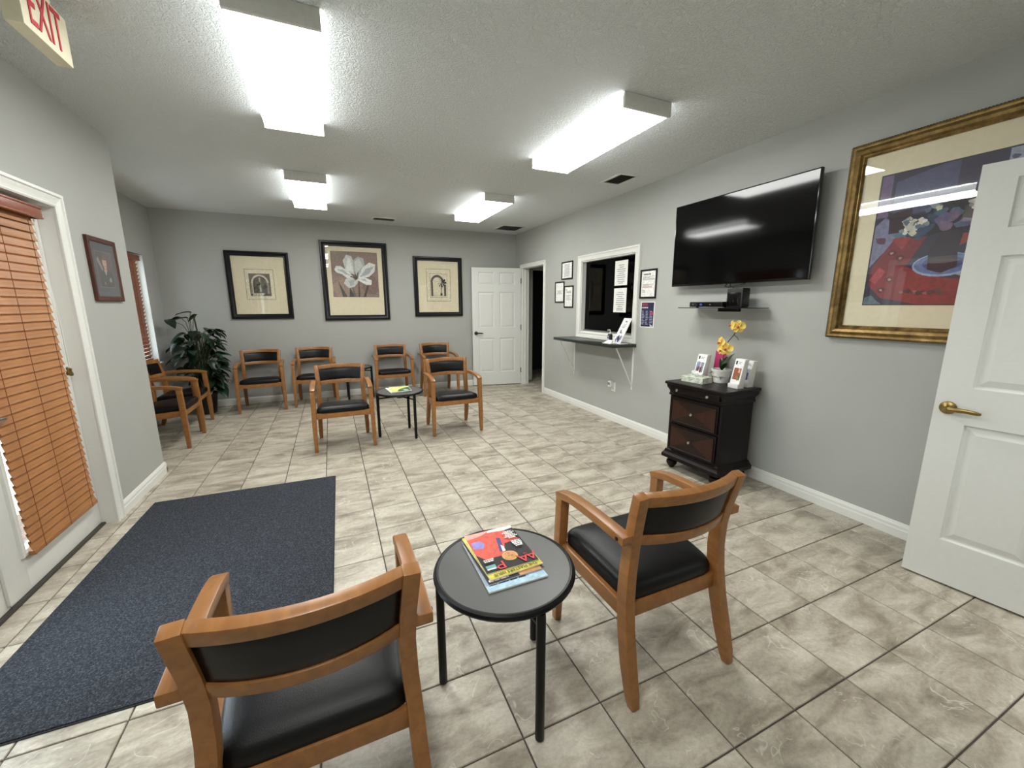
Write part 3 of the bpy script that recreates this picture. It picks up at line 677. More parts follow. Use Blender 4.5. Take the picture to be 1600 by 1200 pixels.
magazine(.03, 3.37, .215, .285, ZT, .005, .10, 'white edged magazine under the green one on the mid-room table', [(rc(.04, .04, .96, .96), (226, 222, 190))], (238, 236, 226), None, gp)
magazine(.055, 3.36, .21, .28, ZT+.0062, .005, -.03, 'green and yellow magazine on top on the mid-room table', [(rc(.02, .02, .98, .98), (216, 214, 120)), ([(.3, .02), (.98, .02), (.98, .8), (.6, .6), (.4, .35)], (44, 92, 62)), (blob(.62, .4, .14, rnd=r1), (90, 140, 84)), (blob(.75, .2, .12, rnd=r1), (176, 208, 180)), (blob(.3, .6, .18, rnd=r1), (236, 230, 170))], (238, 238, 230), None, gp)
# ---------------------------------------------------------------- rug
rg = empty('floor_mat', (-1.170, 1.612, 0), -.018, 'dark charcoal entrance mat in front of the blind-covered door', 'rug')
MB().box(-.603, .603, -.942, .942, 0, .009).build('pile', 'rug', rg, bevel=.003)
MB().box(-.609, .609, -.948, .948, 0, .004).build('rubber_edge', 'rubber', rg, bevel=.0015)
# ---------------------------------------------------------------- framed pictures
def picture(name, loc, rz, w, h, prof, fmat, label, cat='picture', matmat='mat', rim=None, glasspane=True, group=None):
    Pn = empty(name, loc, rz, label, cat, group)
    MB().frame(w, h, prof).build('frame', fmat, Pn, smooth=True, ang=.5)
    ins = prof[-1][0]; 
    MB().box(-w/2+ins-.004, w/2-ins+.004, -.010, -.001, -h/2+ins-.004, h/2-ins+.004).build('mat_board', matmat, Pn)
    if glasspane: MB().box(-w/2+ins-.003, w/2-ins+.003, -.0165, -.015, -h/2+ins-.003, h/2-ins+.003).build('glass_pane', 'glass', Pn)
    return Pn, w-2*ins, h-2*ins
BP = [(0, 0), (0, .030), (.006, .036), (.022, .036), (.030, .028), (.052, .022), (.060, .024), (.066, .020), (.067, .008)]
ra_ = random.Random(5)
def etching(Pn, x0, z0, w, h, arch2):
    K, L2, L3 = (52, 48, 42), (206, 198, 172), (120, 112, 96)
    pl = [(rc(0, 0, 1, 1), (64, 56, 46)), (rc(.012, .010, .988, .990), (226, 218, 190))]
    b = (.135, .12, .865, .86)
    def q(p): return [(b[0]+x*(b[2]-b[0]), b[1]+y*(b[3]-b[1])) for x, y in p]
    pl += [(q(rc(0, 0, 1, 1)), (96, 88, 76) if not arch2 else (150, 140, 118)), (q(rc(.02, .015, .98, .985)), (104, 98, 86) if not arch2 else (222, 213, 186))]
    if arch2:
        pl += [(q(ring(.42, .62, .27, .38, 0, PI, 18, .85)), K), (q(rc(.05, .06, .17, .64)), K), (q(rc(.06, .06, .1, .64)), L3), (q(rc(.80, .06, .92, .55)), (84, 76, 62)), (q(ring(.42, .62, .31, .33, 0, PI, 18, .85)), L3)]
        pl += [(q(rc(.17, .05, .80, .12)), L2), (q(rc(.62, .1, .66, .6)), (92, 84, 68)), (q(rc(.58, .08, .70, .18)), K)]
        for k in range(9):
            a = k*2*PI/9; pl.append((q([(.66, .64), (.66+.26*math.cos(a+.12), .64+.2*math.sin(a+.12)), (.66+.30*math.cos(a), .60+.2*math.sin(a)), (.66+.2*math.cos(a-.25), .60+.14*math.sin(a-.25))]), K))
    else:
        pl += [(q([(.06, .03), (.06, .6)]+ell(.5, .6, .44, .36, 0, 16, PI, 0)+[(.94, .03)]), (60, 56, 50)), (q(ring(.5, .58, .33, .42, 0, PI, 18, .9)), L2), (q(rc(.07, .1, .17, .60)), L2), (q(rc(.82, .1, .92, .60)), (150, 142, 122)), (q(rc(.09, .1, .12, .58)), L3)]
        pl += [(q([(.2, .08), (.2, .55)]+ell(.5, .58, .3, .26, 0, 14, PI, 0)+[(.8, .08)]), (78, 74, 66)), (q(rc(.46, .2, .54, .82)), (170, 162, 142)), (q([(.1, .02), (.6, .02), (.7, .12), (.15, .12)]), L2)]
        for k in range(14): pl.append((q(blob(ra_.uniform(.22, .78), ra_.uniform(.2, .7), ra_.uniform(.04, .1), 9, .4, ra_)), random.Random(k).choice([(38, 36, 32), (110, 104, 90), (60, 58, 50)])))
        for k in range(10): pl.append((q(rc(.1+.08*k, .04, .12+.08*k, .06+.02*(k % 3))), (70, 64, 54)))
    return art('print', Pn, pl, x0, z0, w, h, -.0106)
P1, a, b = picture('framed_print', (-1.357, YB, 1.696), 0, .775, .930, BP, 'black_frame', 'black framed arch etching nearest the plant, widest cream mat', group='black framed prints on the back wall')
etching(P1, -.178, -.195, .355, .42, False)
P3, a, b = picture('framed_print', (1.215, YB, 1.718), 0, .812, .962, BP, 'black_frame', 'black framed palm and arch etching nearest the white door', group='black framed prints on the back wall')
etching(P3, -.20, -.235, .405, .525, True)
P2, a, b = picture('framed_print', (-.075, YB, 1.779), 0, .955, 1.170, [(d*1.15, o) for d, o in BP], 'black_frame', 'large black framed print of a white tulip, centre of the back wall', group='black framed prints on the back wall')
def tulip():
    Wt, G1, G2, D = (206, 208, 204), (176, 180, 178), (226, 228, 224), (62, 58, 52)
    pl = [(rc(0, 0, 1, 1), (58, 46, 42)), (rc(.008, .007, .992, .993), (146, 124, 112)), (rc(.008, .55, .4, .993), (136, 116, 104)), (blob(.2, .2, .22, rnd=ra_), (158, 134, 118)), (blob(.85, .25, .2, rnd=ra_), (128, 106, 96))]
    pl += [([(.535, .0), (.575, .0), (.575, .36), (.555, .36)], (92, 72, 58)), ([(.2, 0), (.3, 0), (.12, .36)], (74, 70, 62)), ([(.34, 0), (.46, 0), (.36, .22)], (66, 64, 58)), ([(.64, 0), (.70, 0), (.78, .25), (.74, .26)], (76, 66, 58)), ([(.44, 0), (.5, 0), (.4, .3)], (104, 98, 90))]
    pl += [([(.30, .55), (.25, .8), (.33, .93), (.44, .90), (.50, .70), (.52, .5)], Wt), ([(.48, .5), (.46, .8), (.58, .90), (.70, .86), (.72, .7), (.6, .45)], G1), ([(.5, .5), (.5, .78), (.6, .86), (.68, .7)], Wt),
           ([(.55, .42), (.66, .66), (.82, .78), (.95, .74), (.93, .58), (.8, .46)], G2), ([(.58, .44), (.74, .64), (.92, .70), (.8, .52)], G1), ([(.06, .60), (.1, .68), (.2, .68), (.36, .56), (.46, .44), (.34, .40), (.22, .5), (.1, .54)], G2), ([(.12, .61), (.24, .60), (.4, .47), (.3, .5)], G1),
           ([(.28, .40), (.24, .30), (.34, .20), (.46, .23), (.54, .32), (.55, .42), (.42, .46)], Wt), ([(.34, .36), (.38, .24), (.44, .26), (.48, .40)], G1), ([(.54, .38), (.72, .28), (.84, .28), (.85, .38), (.72, .44), (.58, .46)], G2), ([(.6, .40), (.76, .34), (.7, .41)], G1),
           ([(.3, .6), (.36, .86), (.4, .86), (.46, .56)], G2), (blob(.5, .44, .055, rnd=ra_), (120, 106, 92)), ([(.42, .5), (.44, .5), (.52, .42)], D), ([(.48, .56), (.5, .55), (.52, .42)], D), ([(.55, .55), (.57, .54), (.52, .42)], D), ([(.38, .45), (.40, .47), (.52, .42)], D), (blob(.51, .43, .03, rnd=ra_), (84, 70, 58))]
    return pl
art('print', P2, tulip(), -.335, -.235, .665, .675, -.0106)
# gold-framed still life on the right wall
gw, gh = 1.42, 1.178
GP = [(0, 0), (0, .032), (.010, .040), (.016, .036), (.022, .034), (.040, .046), (.056, .040), (.066, .026), (.072, .028), (.080, .018), (.081, .008)]
gz, gyc = 1.791, .684-gw/2
Gp, a, b = picture('framed_painting', (XR, gyc, gz), RIGHT, gw, gh, GP, 'gold', 'large gold framed still life with white flowers, partly behind the near door', 'picture')
rm = MB(); n_ = 110
for k in range(n_):
    x = -gw/2+(k+.5)*gw/n_
    for z in (gh/2-.002, -gh/2+.002): rm.box(x-.0042, x+.0042, -.034, -.004, z-.004, z+.004)
for k in range(92):
    z = -gh/2+(k+.5)*gh/92
    for x in (gw/2-.002, -gw/2+.002): rm.box(x-.004, x+.004, -.034, -.004, z-.0042, z+.0042)
rm.build('rope_edge', 'gold_dark', Gp)['kind'] = 'stuff'
def still():
    pu, dk, rd, wh, bl = (64, 58, 84), (34, 30, 44), (122, 34, 44), (214, 212, 200), (96, 116, 160)
    rr = random.Random(21); pl = [(rc(0, 0, 1, 1), (40, 38, 44)), (rc(.008, .010, .992, .990), (48, 44, 66))]
    pl += [([(.008, .68), (.008, .99), (.07, .99), (.07, .68)], (112, 92, 128)), ([(.09, .66), (.09, .93), (.32, .99), (.40, .99), (.40, .70)], (82, 84, 116)), ([(.40, .72), (.40, .99), (.992, .99), (.992, .72)], (62, 56, 80)), ([(.44, .72), (.75, .86), (.75, .72)], (40, 36, 52)),
           ([(.60, .99), (.60, .90), (.65, .87), (.70, .89), (.75, .86), (.80, .89), (.86, .86), (.992, .90), (.992, .99)], (158, 164, 184))]
    for k in range(9): pl.append((blob(.62+.045*k, .945+.015*rr.uniform(-1, 1), .014, 7, .3, rr), (96, 92, 116)))
    pl += [([(.008, .30), (.008, .62), (.06, .68), (.14, .60), (.15, .50), (.07, .40)], (122, 124, 152)), (blob(.05, .5, .03, 8, .4, rr), (96, 50, 76)),
           ([(.09, .55), (.08, .70), (.20, .72), (.22, .55)], (52, 34, 44)), ([(.30, .50), (.30, .78), (.48, .80), (.48, .55)], dk),
           ([(.02, .30), (.16, .56), (.22, .50), (.30, .50), (.26, .40), (.20, .26), (.10, .10), (.02, .16)], rd), ([(.02, .16), (.20, .30), (.40, .20), (.60, .16), (.60, .008), (.30, .008), (.10, .06)], (134, 38, 46)), ([(.02, .2), (.07, .3), (.11, .26), (.06, .17)], (176, 66, 74)),
           ([(.12, .50), (.17, .56), (.22, .50), (.18, .42)], (150, 50, 54)), ([(.50, .40), (.60, .52), (.72, .60), (.992, .62), (.992, .2), (.60, .16), (.46, .22)], (160, 156, 150)), ([(.60, .46), (.72, .56), (.9, .56), (.75, .42)], (170, 158, 118)), (blob(.49, .46, .045, 9, .4, rr), (150, 60, 58)), (blob(.70, .30, .05, 9, .4, rr), (150, 60, 58)),
           (ell(.40, .29, .15, .085), (150, 170, 206)), (ell(.40, .295, .14, .075), bl), (ell(.40, .30, .10, .05), (70, 84, 128)),
           ([(.33, .26), (.32, .40), (.36, .50), (.38, .60), (.45, .60), (.47, .50), (.46, .38), (.47, .27), (.40, .23)], (46, 32, 52)), ([(.34, .27), (.34, .33), (.46, .33), (.45, .28)], (62, 36, 46))]
    for k in range(26):
        cx, cy = rr.choice([(.29, .70), (.22, .57), (.27, .60), (.18, .60), (.32, .68), (.46, .69)]); cx += rr.uniform(-.05, .05); cy += rr.uniform(-.05, .05)
        if k % 3 == 0: pl.append((ell(cx+.03, cy-.02, .05, .022, rr.uniform(0, 3)), rr.choice([(70, 100, 116), (84, 116, 136), (52, 72, 96)])))
    for k in range(70):
        cx, cy, s_ = rr.choice([(.31, .715, .045), (.21, .575, .05), (.26, .60, .04), (.19, .62, .035), (.50, .68, .03), (.60, .72, .035)]); a = rr.uniform(0, 6.28); d = rr.uniform(0, s_)
        pl.append((blob(cx+d*math.cos(a), cy+d*math.sin(a), rr.uniform(.012, .022), 9, .3, rr), rr.choice([wh, (196, 196, 186), (228, 226, 214), (140, 148, 158), (96, 110, 128), (206, 204, 176)])))
    for k in range(8): pl.append((blob(.42+rr.uniform(-.06, .12), .60+rr.uniform(-.05, .07), rr.uniform(.02, .04), 9, .3, rr), rr.choice([(104, 92, 130), (84, 104, 128), (120, 100, 124)])))
    for cx, cy in ((.10, .12), (.14, .20), (.13, .40), (.18, .36)): pl += [(blob(cx, cy, .022, 8, .3, rr), (86, 26, 40)), (blob(cx, cy, .010, 7, .3, rr), (190, 120, 110))]
    for k in range(12): pl.append((blob(.22+.018*k, .10+.012*rr.uniform(-1, 1), .014, 7, .4, rr), rr.choice([(92, 56, 64), (160, 90, 84), (70, 40, 50)])))
    pl += [([(.008, .008), (.008, .06), (.05, .08), (.09, .03), (.12, .008)], (92, 112, 122))]
    return [([(x*.80 if x <= .62 else .496+(x-.62)*.504/.38, y) for x, y in p_], c_) for p_, c_ in pl]
art('painting', Gp, still(), -gw/2+.172, -.3795, gw-.344, .762, -.0106, .00003)
# small portrait on the left wall
Sp, a, b = picture('framed_photo', (XL, 2.811, 1.659), LEFT, .385, .420, [(0, 0), (0, .018), (.004, .021), (.026, .018), (.034, .012), (.036, .006)], 'cherry', 'small cherry framed portrait photo on the wall beside the entry door', 'picture', 'mat_grey')
pp = [(rc(0, 0, 1, 1), (124, 122, 120)), (rc(.015, .012, .985, .988), (58, 44, 46)), (rc(.55, .5, .985, .988), (84, 56, 62)), ([(.05, .75), (.15, .85), (.42, .45), (.34, .42)], (136, 130, 124)), ([(.1, .012), (.14, .40), (.38, .50), (.62, .50), (.88, .38), (.95, .012)], (26, 26, 28)), ([(.42, .50), (.5, .34), (.6, .50)], (214, 208, 200)), ([(.485, .48), (.51, .36), (.53, .48)], (70, 30, 34)),
      (rc(.44, .48, .58, .60), (176, 132, 108)), (ell(.51, .70, .13, .17), (196, 152, 126)), (ell(.51, .83, .14, .07), (90, 66, 52)), (ell(.46, .71, .02, .012), (60, 40, 34)), (ell(.56, .71, .02, .012), (60, 40, 34)), (ell(.51, .60, .045, .012), (150, 84, 76)), (blob(.72, .22, .08, rnd=ra_), (150, 130, 116)), (blob(.34, .12, .05, rnd=ra_), (120, 104, 94))]
art('print', Sp, pp, -.11, -.118, .22, .24, -.0106, .0001)
# notices around the reception window
NP = [(0, 0), (0, .012), (.003, .014), (.014, .013), (.018, .010), (.018, .004)]
def notice(y0, y1, z0, z1, label, seed, style):
    w, h = abs(y1-y0), z1-z0
    Nn = empty('framed_notice', (XR, (y0+y1)/2, (z0+z1)/2), RIGHT, label, 'notice', 'black framed notices by the reception window')
    MB().frame(w, h, NP).build('frame', 'black_frame', Nn)
    MB().box(-w/2+.014, w/2-.014, -.006, -.001, -h/2+.014, h/2-.014).build('paper', 'paper', Nn)
    rr = random.Random(seed); K = (70, 70, 72); pl = []
    if style == 0: pl = textlines(.15, .85, .1, .92, 16, (120, 120, 122), rr, True, .45)
    if style == 1: pl = textlines(.14, .86, .4, .6, 6, K, rr, True, .4)
    if style == 2: pl = [(blob(.22, .86, .04, rnd=rr), (30, 30, 30))]+textlines(.2, .9, .68, .80, 3, K, rr, False, .5)+textlines(.2, .9, .3, .60, 7, (130, 130, 132), rr, False, .4)
    if style == 3: pl = textlines(.15, .95, .84, .91, 1, (40, 40, 42), rr, False, .9)+textlines(.1, .98, .64, .80, 5, (104, 104, 106), rr, False, .5)+textlines(.1, .98, .34, .5, 4, (150, 104, 110), rr, False, .5)+textlines(.1, .4, .16, .28, 2, K, rr, False, .4)
    art('print', Nn, [(rc(0, 0, 1, 1), (236, 235, 230))]+pl, -w/2+.018, -h/2+.018, w-.036, h-.036, -.0066, .00001)
    return Nn
notice(3.962, 4.257, 1.775, 2.02, 'wide black framed notice, top left of the reception window', 1, 0)
notice(4.178, 4.435, 1.452, 1.752, 'black framed notice farthest left of the reception window', 2, 1)
notice(3.934, 4.172, 1.380, 1.685, 'black framed notice just left of the reception window frame, lowest', 3, 2)
notice(2.343, 2.586, 1.485, 1.787, 'black framed notice right of the reception window', 4, 3)
po = empty('wall_poster', (XR, 2.456, 1.314), RIGHT, 'small navy blue poster under the framed notice right of the window', 'poster')
MB().box(-.104, .104, -.002, 0, -.136, .136).build('sheet', 'paper', po)
rr = random.Random(8); pl = [(rc(.05, .03, .95, .97), (34, 30, 66))]+textlines(.1, .75, .84, .94, 2, (190, 50, 70), rr, False, .6)+textlines(.1, .7, .74, .80, 1, (214, 214, 224), rr, False, .8)
for k in range(3): pl += textlines(.1+.29*k, .33+.29*k, .1, .66, 9, (168, 172, 200), rr, False, .5)
pl += [(rc(.72, .5, .92, .6), (176, 60, 86)), ([(.72, .05), (.9, .04), (.93, .08), (.75, .10)], (230, 230, 230))]
art('print', po, pl, -.104, -.136, .208, .272, -.0026, .00001)
for z0, z1, lab, sd in ((1.645, 1.93, 'upper white paper notice taped to the reception glass', 3), (1.33, 1.613, 'lower white paper notice taped to the reception glass', 4)):
    pn = empty('paper_notice', (XR+.0615, 3.004, (z0+z1)/2), RIGHT, lab, 'notice', 'paper notices on the reception glass')
    MB().box(-.116, .116, -.001, 0, -(z1-z0)/2, (z1-z0)/2).build('sheet', 'paper', pn)
    rr = random.Random(sd); art('print', pn, textlines(.18, .85, .12, .86, 9, (112, 116, 118), rr, True, .35)+textlines(.2, .8, .08, .11, 1, (60, 60, 64), rr, True, .8), -.116, -(z1-z0)/2, .232, z1-z0, -.0014, .00001)
# ---------------------------------------------------------------- reception shelf and its things
sh = empty('wall_shelf', (XR, 3.25, 0), RIGHT, 'dark laminate counter shelf on white brackets under the reception window', 'shelf')
MB().hexa([(-.65, -.33, .950), (.63, -.31, .950), (.65, -.001, .950), (-.65, -.001, .950)], [(-.65, -.33, .985), (.63, -.31, .985), (.65, -.001, .985), (-.65, -.001, .985)]).build('board', 'counter', sh, bevel=.003)
for x in (-.615, .61):
    bk = MB().box(x-.012, x+.012, -.004, 0, .455, .95).box(x-.012, x+.012, -.27, 0, .946, .95).bar([(x, -.245, .945), (x, -.006, .50)], .014, .007).build('bracket', 'steel_white', sh)
pb = empty('pump_bottle', (2.50, 2.90, .985), RIGHT, 'small black sanitizer bottle with a white pump on the shelf', 'bottle')
MB().lathe([(.024, 0), (.029, .004), (.029, .085), (.024, .098), (.012, .102)], n=20).build('bottle', 'black_plastic', pb, smooth=True)
art('label', pb, [(rc(0, 0, 1, 1), (196, 200, 206)), (rc(.1, .5, .9, .8), (90, 96, 120))], -.016, .02, .032, .06, -.0296)
m = MB().lathe([(.013, .100), (.013, .118), (.005, .120), (.005, .140)], n=12); m.tube([(0, 0, .143), (0, -.008, .146), (-.012, -.030, .143)], .006, 8); m.build('pump', 'ceramic', pb, smooth=True)
hs = empty('sign_holder', (2.515, 2.735, .985), RIGHT+.0, 'tall slanted white leaflet stand on the reception shelf', 'leaflet stand')
MB().hexa([(-.075, -.05, 0), (.065, -.05, 0), (.065, -.044, 0), (-.075, -.044, 0)], [(-.005, .05, .285), (.125, .05, .285), (.125, .056, .285), (-.005, .056, .285)]).build('panel', 'paper', hs)
MB().box(-.07, .085, -.05, .05, 0, .004).build('foot', 'paper', hs)
rr = random.Random(31); hp = textlines(.3, .75, .84, .9, 1, (90, 90, 94), rr, True, .9)+textlines(.2, .8, .62, .78, 3, (150, 152, 158), rr, True, .4)+[(blob(.4, .5, .06, rnd=rr), (70, 76, 104))]+textlines(.2, .8, .4, .47, 1, (110, 112, 124), rr, True, .6)+[(blob(.3+.15*k, .18+.06*(k % 2), .1, rnd=rr), rr.choice([(58, 66, 112), (128, 138, 170), (40, 44, 70)])) for k in range(4)]
ho = art('print', hs, [(rc(0, 0, 1, 1), (236, 236, 234))]+hp, 0, 0, 1, 1, 0, .00001)
for v in ho.data.vertices:
    a_, c_ = v.co.x, v.co.z; v.co = Vector((-.075+.14*a_+c_*(.07-.01*a_), -.0508+c_*.1+v.co.y*20, .001+.284*c_))
pr_ = empty('leaflet_stack', (2.40, 2.80, .985), RIGHT+.1, 'blue and white leaflets fanned at the front of the reception shelf', 'leaflets')
MB().box(-.06, .07, -.035, .03, 0, .006).build('pages', 'paper', pr_)
MB().hexa([(-.055, -.02, .006), (.06, -.02, .006), (.06, .0, .006), (-.055, .0, .006)], [(-.02, .02, .04), (.05, .02, .04), (.05, .024, .04), (-.02, .024, .04)]).build('folded_leaflet', 'paper', pr_)
rr = random.Random(4); art('print', pr_, [(blob(rr.random(), rr.random(), .16, rnd=rr), rr.choice([(60, 70, 120), (120, 136, 176), (190, 198, 214)])) for k in range(9)], -.058, -.033, .12, .055, .0064, .00002, True)
bs = empty('spray_bottle', (2.80, 3.72, 1.05), RIGHT, 'white and black spray bottle behind the reception glass', 'bottle')
MB().lathe([(.020, 0), (.022, .004), (.022, .09), (.012, .11)], n=16).build('bottle', 'black_plastic', bs, smooth=True)
MB().lathe([(.0225, .05), (.0225, .085)], n=16, cap=False).build('label', 'paper', bs)
MB().lathe([(.012, .11), (.014, .114), (.014, .19), (.010, .196)], n=14).build('cap', 'ceramic', bs, smooth=True)
bx_ = empty('card_box', (2.80, 3.62, 1.05), RIGHT, 'small card holder behind the reception glass', 'box')
MB().box(-.05, .05, -.03, .03, 0, .05).box(-.045, .045, -.01, .01, .05, .085).build('holder', 'aluminium', bx_, bevel=.003)
ct = MB().box(XR+T, 3.4, 2.05, 4.15, 1.01, 1.05).build('office_counter', 'counter', bevel=.004)
tag(ct, 'counter top behind the reception glass', 'counter')
ol = empty('wall_outlet', (XR, 2.965, .43), RIGHT, 'white wall outlet under the reception shelf with a plug-in freshener', 'outlet')
MB().box(-.036, .036, -.006, 0, -.058, .058).build('plate', 'ceramic', ol, bevel=.002)
for z in (-.024, .024):
    MB().box(-.016, .016, -.009, -.006, z-.015, z+.015).build('socket', 'ceramic', ol, bevel=.002)
MB().box(-.006, -.003, -.0095, -.0089, -.03, -.018).box(.003, .006, -.0095, -.0089, -.03, -.018).build('slots', 'black_plastic', ol)
fsn = empty('air_freshener', (XR-.0095, 2.985, .455), RIGHT, 'white plug-in air freshener in the outlet', 'air freshener')
MB().box(-.026, .026, -.05, 0, -.025, .05).build('body', 'ceramic', fsn, bevel=.01)
MB().box(-.018, .018, -.054, -.048, .0, .03).build('cap', 'aluminium', fsn, bevel=.002)
# ---------------------------------------------------------------- television
tv = empty('television', (XR, 1.425, 1.944), RIGHT, 'large black flat screen television mounted on the right wall', 'television')
ti = math.radians(.55); tw, th = 1.238, .716
def tvp(m): 
    R = Matrix.Rotation(ti, 3, 'X'); m.v = [tuple(R @ Vector((x, y, z))+Vector((0, -.095, 0))) for x, y, z in m.v]; return m
tvp(MB().box(-tw/2, tw/2, -.004, .022, -th/2, th/2)).build('body', 'bezel', tv, bevel=.004)
tvp(MB().box(-.40, .40, .022, .06, -.30, .15)).build('back_shell', 'black_plastic', tv, bevel=.01)
tvp(MB().box(-tw/2+.009, tw/2-.009, -.0052, -.004, -th/2+.018, th/2-.009)).build('screen', 'screen', tv)
MB().box(-.2, .2, -.03, -.0015, -.2, .2).box(-.06, .06, -.06, -.02, -.08, .08).build('wall_bracket', 'black_metal', tv)
MB().tube([(-.02, -.07, -.34), (-.03, -.10, -.38), (.02, -.11, -.385), (.09, -.10, -.375), (.14, -.08, -.36)], .004, 6).tube([(.0, -.07, -.34), (.01, -.09, -.375), (.04, -.08, -.39)], .004, 6).build('cable', 'black_plastic', tv, smooth=True)
ts = empty('glass_shelf', (XR, 1.46, 1.387), RIGHT, 'narrow black glass shelf under the television', 'shelf')
MB().box(-.345, .345, -.24, -.012, 0, .007).build('shelf_plate', 'bezel', ts, bevel=.002)
MB().box(-.10, .10, -.03, 0, -.028, .0).build('support', 'black_metal', ts, bevel=.004)
sb = empty('set_top_box', (2.50, 1.54, 1.394), RIGHT, 'flat black set top box on the glass shelf', 'media box')
MB().box(-.165, .165, -.07, .07, .004, .047).build('case', 'black_plastic', sb, bevel=.003)
MB().box(-.09, .16, -.0715, -.070, .010, .040).build('front_panel', 'bezel', sb)
art('indicator', sb, [(ell(.3, .5, .05, .3), (60, 60, 190)), (ell(.62, .5, .02, .12), (150, 150, 150)), ([(.0, .3), (.0, .7), (.03, .5)], (150, 150, 150))], -.13, .010, .29, .030, -.0718)
for x in (-.14, .14): MB().lathe([(.012, 0), (.012, .004)], (x, 0, 0), 10).build('foot', 'black_plastic', sb)
sk = empty('black_speaker', (2.51, 1.30, 1.394), RIGHT, 'upright black box on the glass shelf below the television', 'speaker')
MB().box(-.070, .070, -.045, .045, 0, .152).build('case', 'black_plastic', sk, bevel=.012)
MB().box(-.058, .058, -.0465, -.043, .012, .118).build('grille', 'bezel', sk, bevel=.001)
# ---------------------------------------------------------------- chest of drawers (local: front faces -y)
CHX, CHY, CHR = 2.358, 1.342, math.radians(-87.5)
ch = empty('chest_of_drawers', (CHX, CHY, 0), CHR, 'dark mahogany three-drawer chest under the television', 'chest')
CW, CD, CZ = .50, .365, .775
MB().box(-CW/2, CW/2, -CD/2, CD/2, .125, .665).build('body', 'mahogany', ch, bevel=.003)
def mould(prof, name):
    m = MB(); vs = []
    for e_, z in prof:
        hx_, hy = CW/2+e_, CD/2+e_
        vs += [(-hx_, -hy, z), (hx_, -hy, z), (hx_, min(hy, CD/2+.02), z), (-hx_, min(hy, CD/2+.02), z)]
    n = len(prof); m.add(vs, [(k*4+i, k*4+(i+1) % 4, k*4+4+(i+1) % 4, k*4+4+i) for k in range(n-1) for i in range(4)]+[(3, 2, 1, 0), tuple(4*(n-1)+i for i in range(4))])
    return m.build(name, 'mahogany', ch, smooth=True, ang=.5)
mould([(.004, .655), (.010, .662), (.010, .672), (.006, .678), (.006, .69), (.012, .705), (.022, .722), (.026, .738), (.026, .748)], 'cornice')
mould([(.026, .748), (.034, .750), (.038, .756), (.038, .768), (.034, .775)], 'top')
mould([(.0, .175), (.010, .165), (.014, .150), (.022, .135), (.030, .128), (.030, .098), (.020, .092)][::-1], 'plinth')
for x in (-.215, .215):
    for y in (-.15, .145):
        MB().lathe([(.018, 0), (.022, .004), (.026, .012), (.040, .030), (.046, .050), (.042, .068), (.028, .078), (.026, .084), (.036, .090), (.036, .098)], (x, y, 0), 20).build('bun_foot', 'mahogany', ch, smooth=True)
def drawer(z0, z1, y, knobs, diamond, hw=.228, b=.016):
    d = MB().box(-hw, hw, y-.016, y+.004, z0, z1)
    dr = d.build('drawer', 'mahogany', ch, bevel=.005)
    if diamond:
        x, a0, a1 = hw-b, z0+b, z1-b; zc = (a0+a1)/2; yy = y-.0164
        for k, (P_, mt) in enumerate(((((-x, a0), (x, a0), (0, zc)), 'veneer_b'), (((x, a0), (x, a1), (0, zc)), 'veneer_a'), (((x, a1), (-x, a1), (0, zc)), 'veneer_b'), (((-x, a1), (-x, a0), (0, zc)), 'veneer_a'))):
            MB().hexa([(p, yy, q) for p, q in P_], [(p, yy-.0015, q) for p, q in P_]).build('veneer', mt, dr)
        fr_ = MB().frame(2*x+.012, a1-a0+.012, [(0, 0), (.002, .006), (.008, .006), (.012, .001)]).build('bead', 'mahogany', dr); fr_.location = (0, y-.016, zc)
    for kx in knobs:
        MB().lathe([(.006, 0), (.005, .012), (.010, .016), (.013, .021), (.011, .027), (.004, .029)], (kx, y-.016, (z0+z1)/2), 14, rot=Matrix.Rotation(PI/2, 3, 'X')).build('knob', 'chrome', dr, smooth=True)
drawer(.690, .742, -CD/2-.014, (-.145, .145), False, .235)
drawer(.425, .648, -CD/2, (0,), True)
drawer(.185, .412, -CD/2, (0,), True)
# things on the chest
def on_chest(x, y): 
    c, s = math.cos(CHR), math.sin(CHR); return (CHX+x*c-y*s, CHY+x*s+y*c, CZ)
tx = empty('tissue_box', (2.318, 1.462, CZ), CHR+.08, 'low patterned tissue box with a white tissue on the chest', 'tissue box')
MB().box(-.10, .10, -.066, .066, 0, .048).build('carton', 'ceramic', tx, bevel=.002)
rr = random.Random(9)
pat = lambda n: [(rc(0, 0, 1, 1), (222, 226, 208))]+[(ring(rr.random(), rr.uniform(.1, .9), .03, .05, 0, rr.uniform(3, 6), 8, 2.5), rr.choice([(140, 158, 132), (110, 128, 108), (170, 182, 156)])) for k in range(n)]
art('pattern', tx, pat(26), -.098, .002, .196, .044, -.0665, .00001)
o = art('pattern', tx, pat(14), -.064, .002, .128, .044, -.1005, .00001); o.rotation_euler = (0, 0, PI/2)
art('pattern', tx, pat(30), -.098, -.064, .196, .128, .0484, .00001, True)
m = MB(); vs = []
for k in range(13):
    for j in range(7):
        a = k/12*2-1; b = j/6
        vs.append((a*.062*(1-.25*b), .02*math.sin(a*5+b*2)*(.4+b)*.8+.012*math.cos(b*5), .048+b*.05*(1-.35*a*a)+.008*math.sin(a*7)))
m.add(vs, [(k*7+j, k*7+j+1, k*7+8+j, k*7+7+j) for k in range(12) for j in range(6)]); m.build('tissue', 'tissue', tx, smooth=True, ang=2)
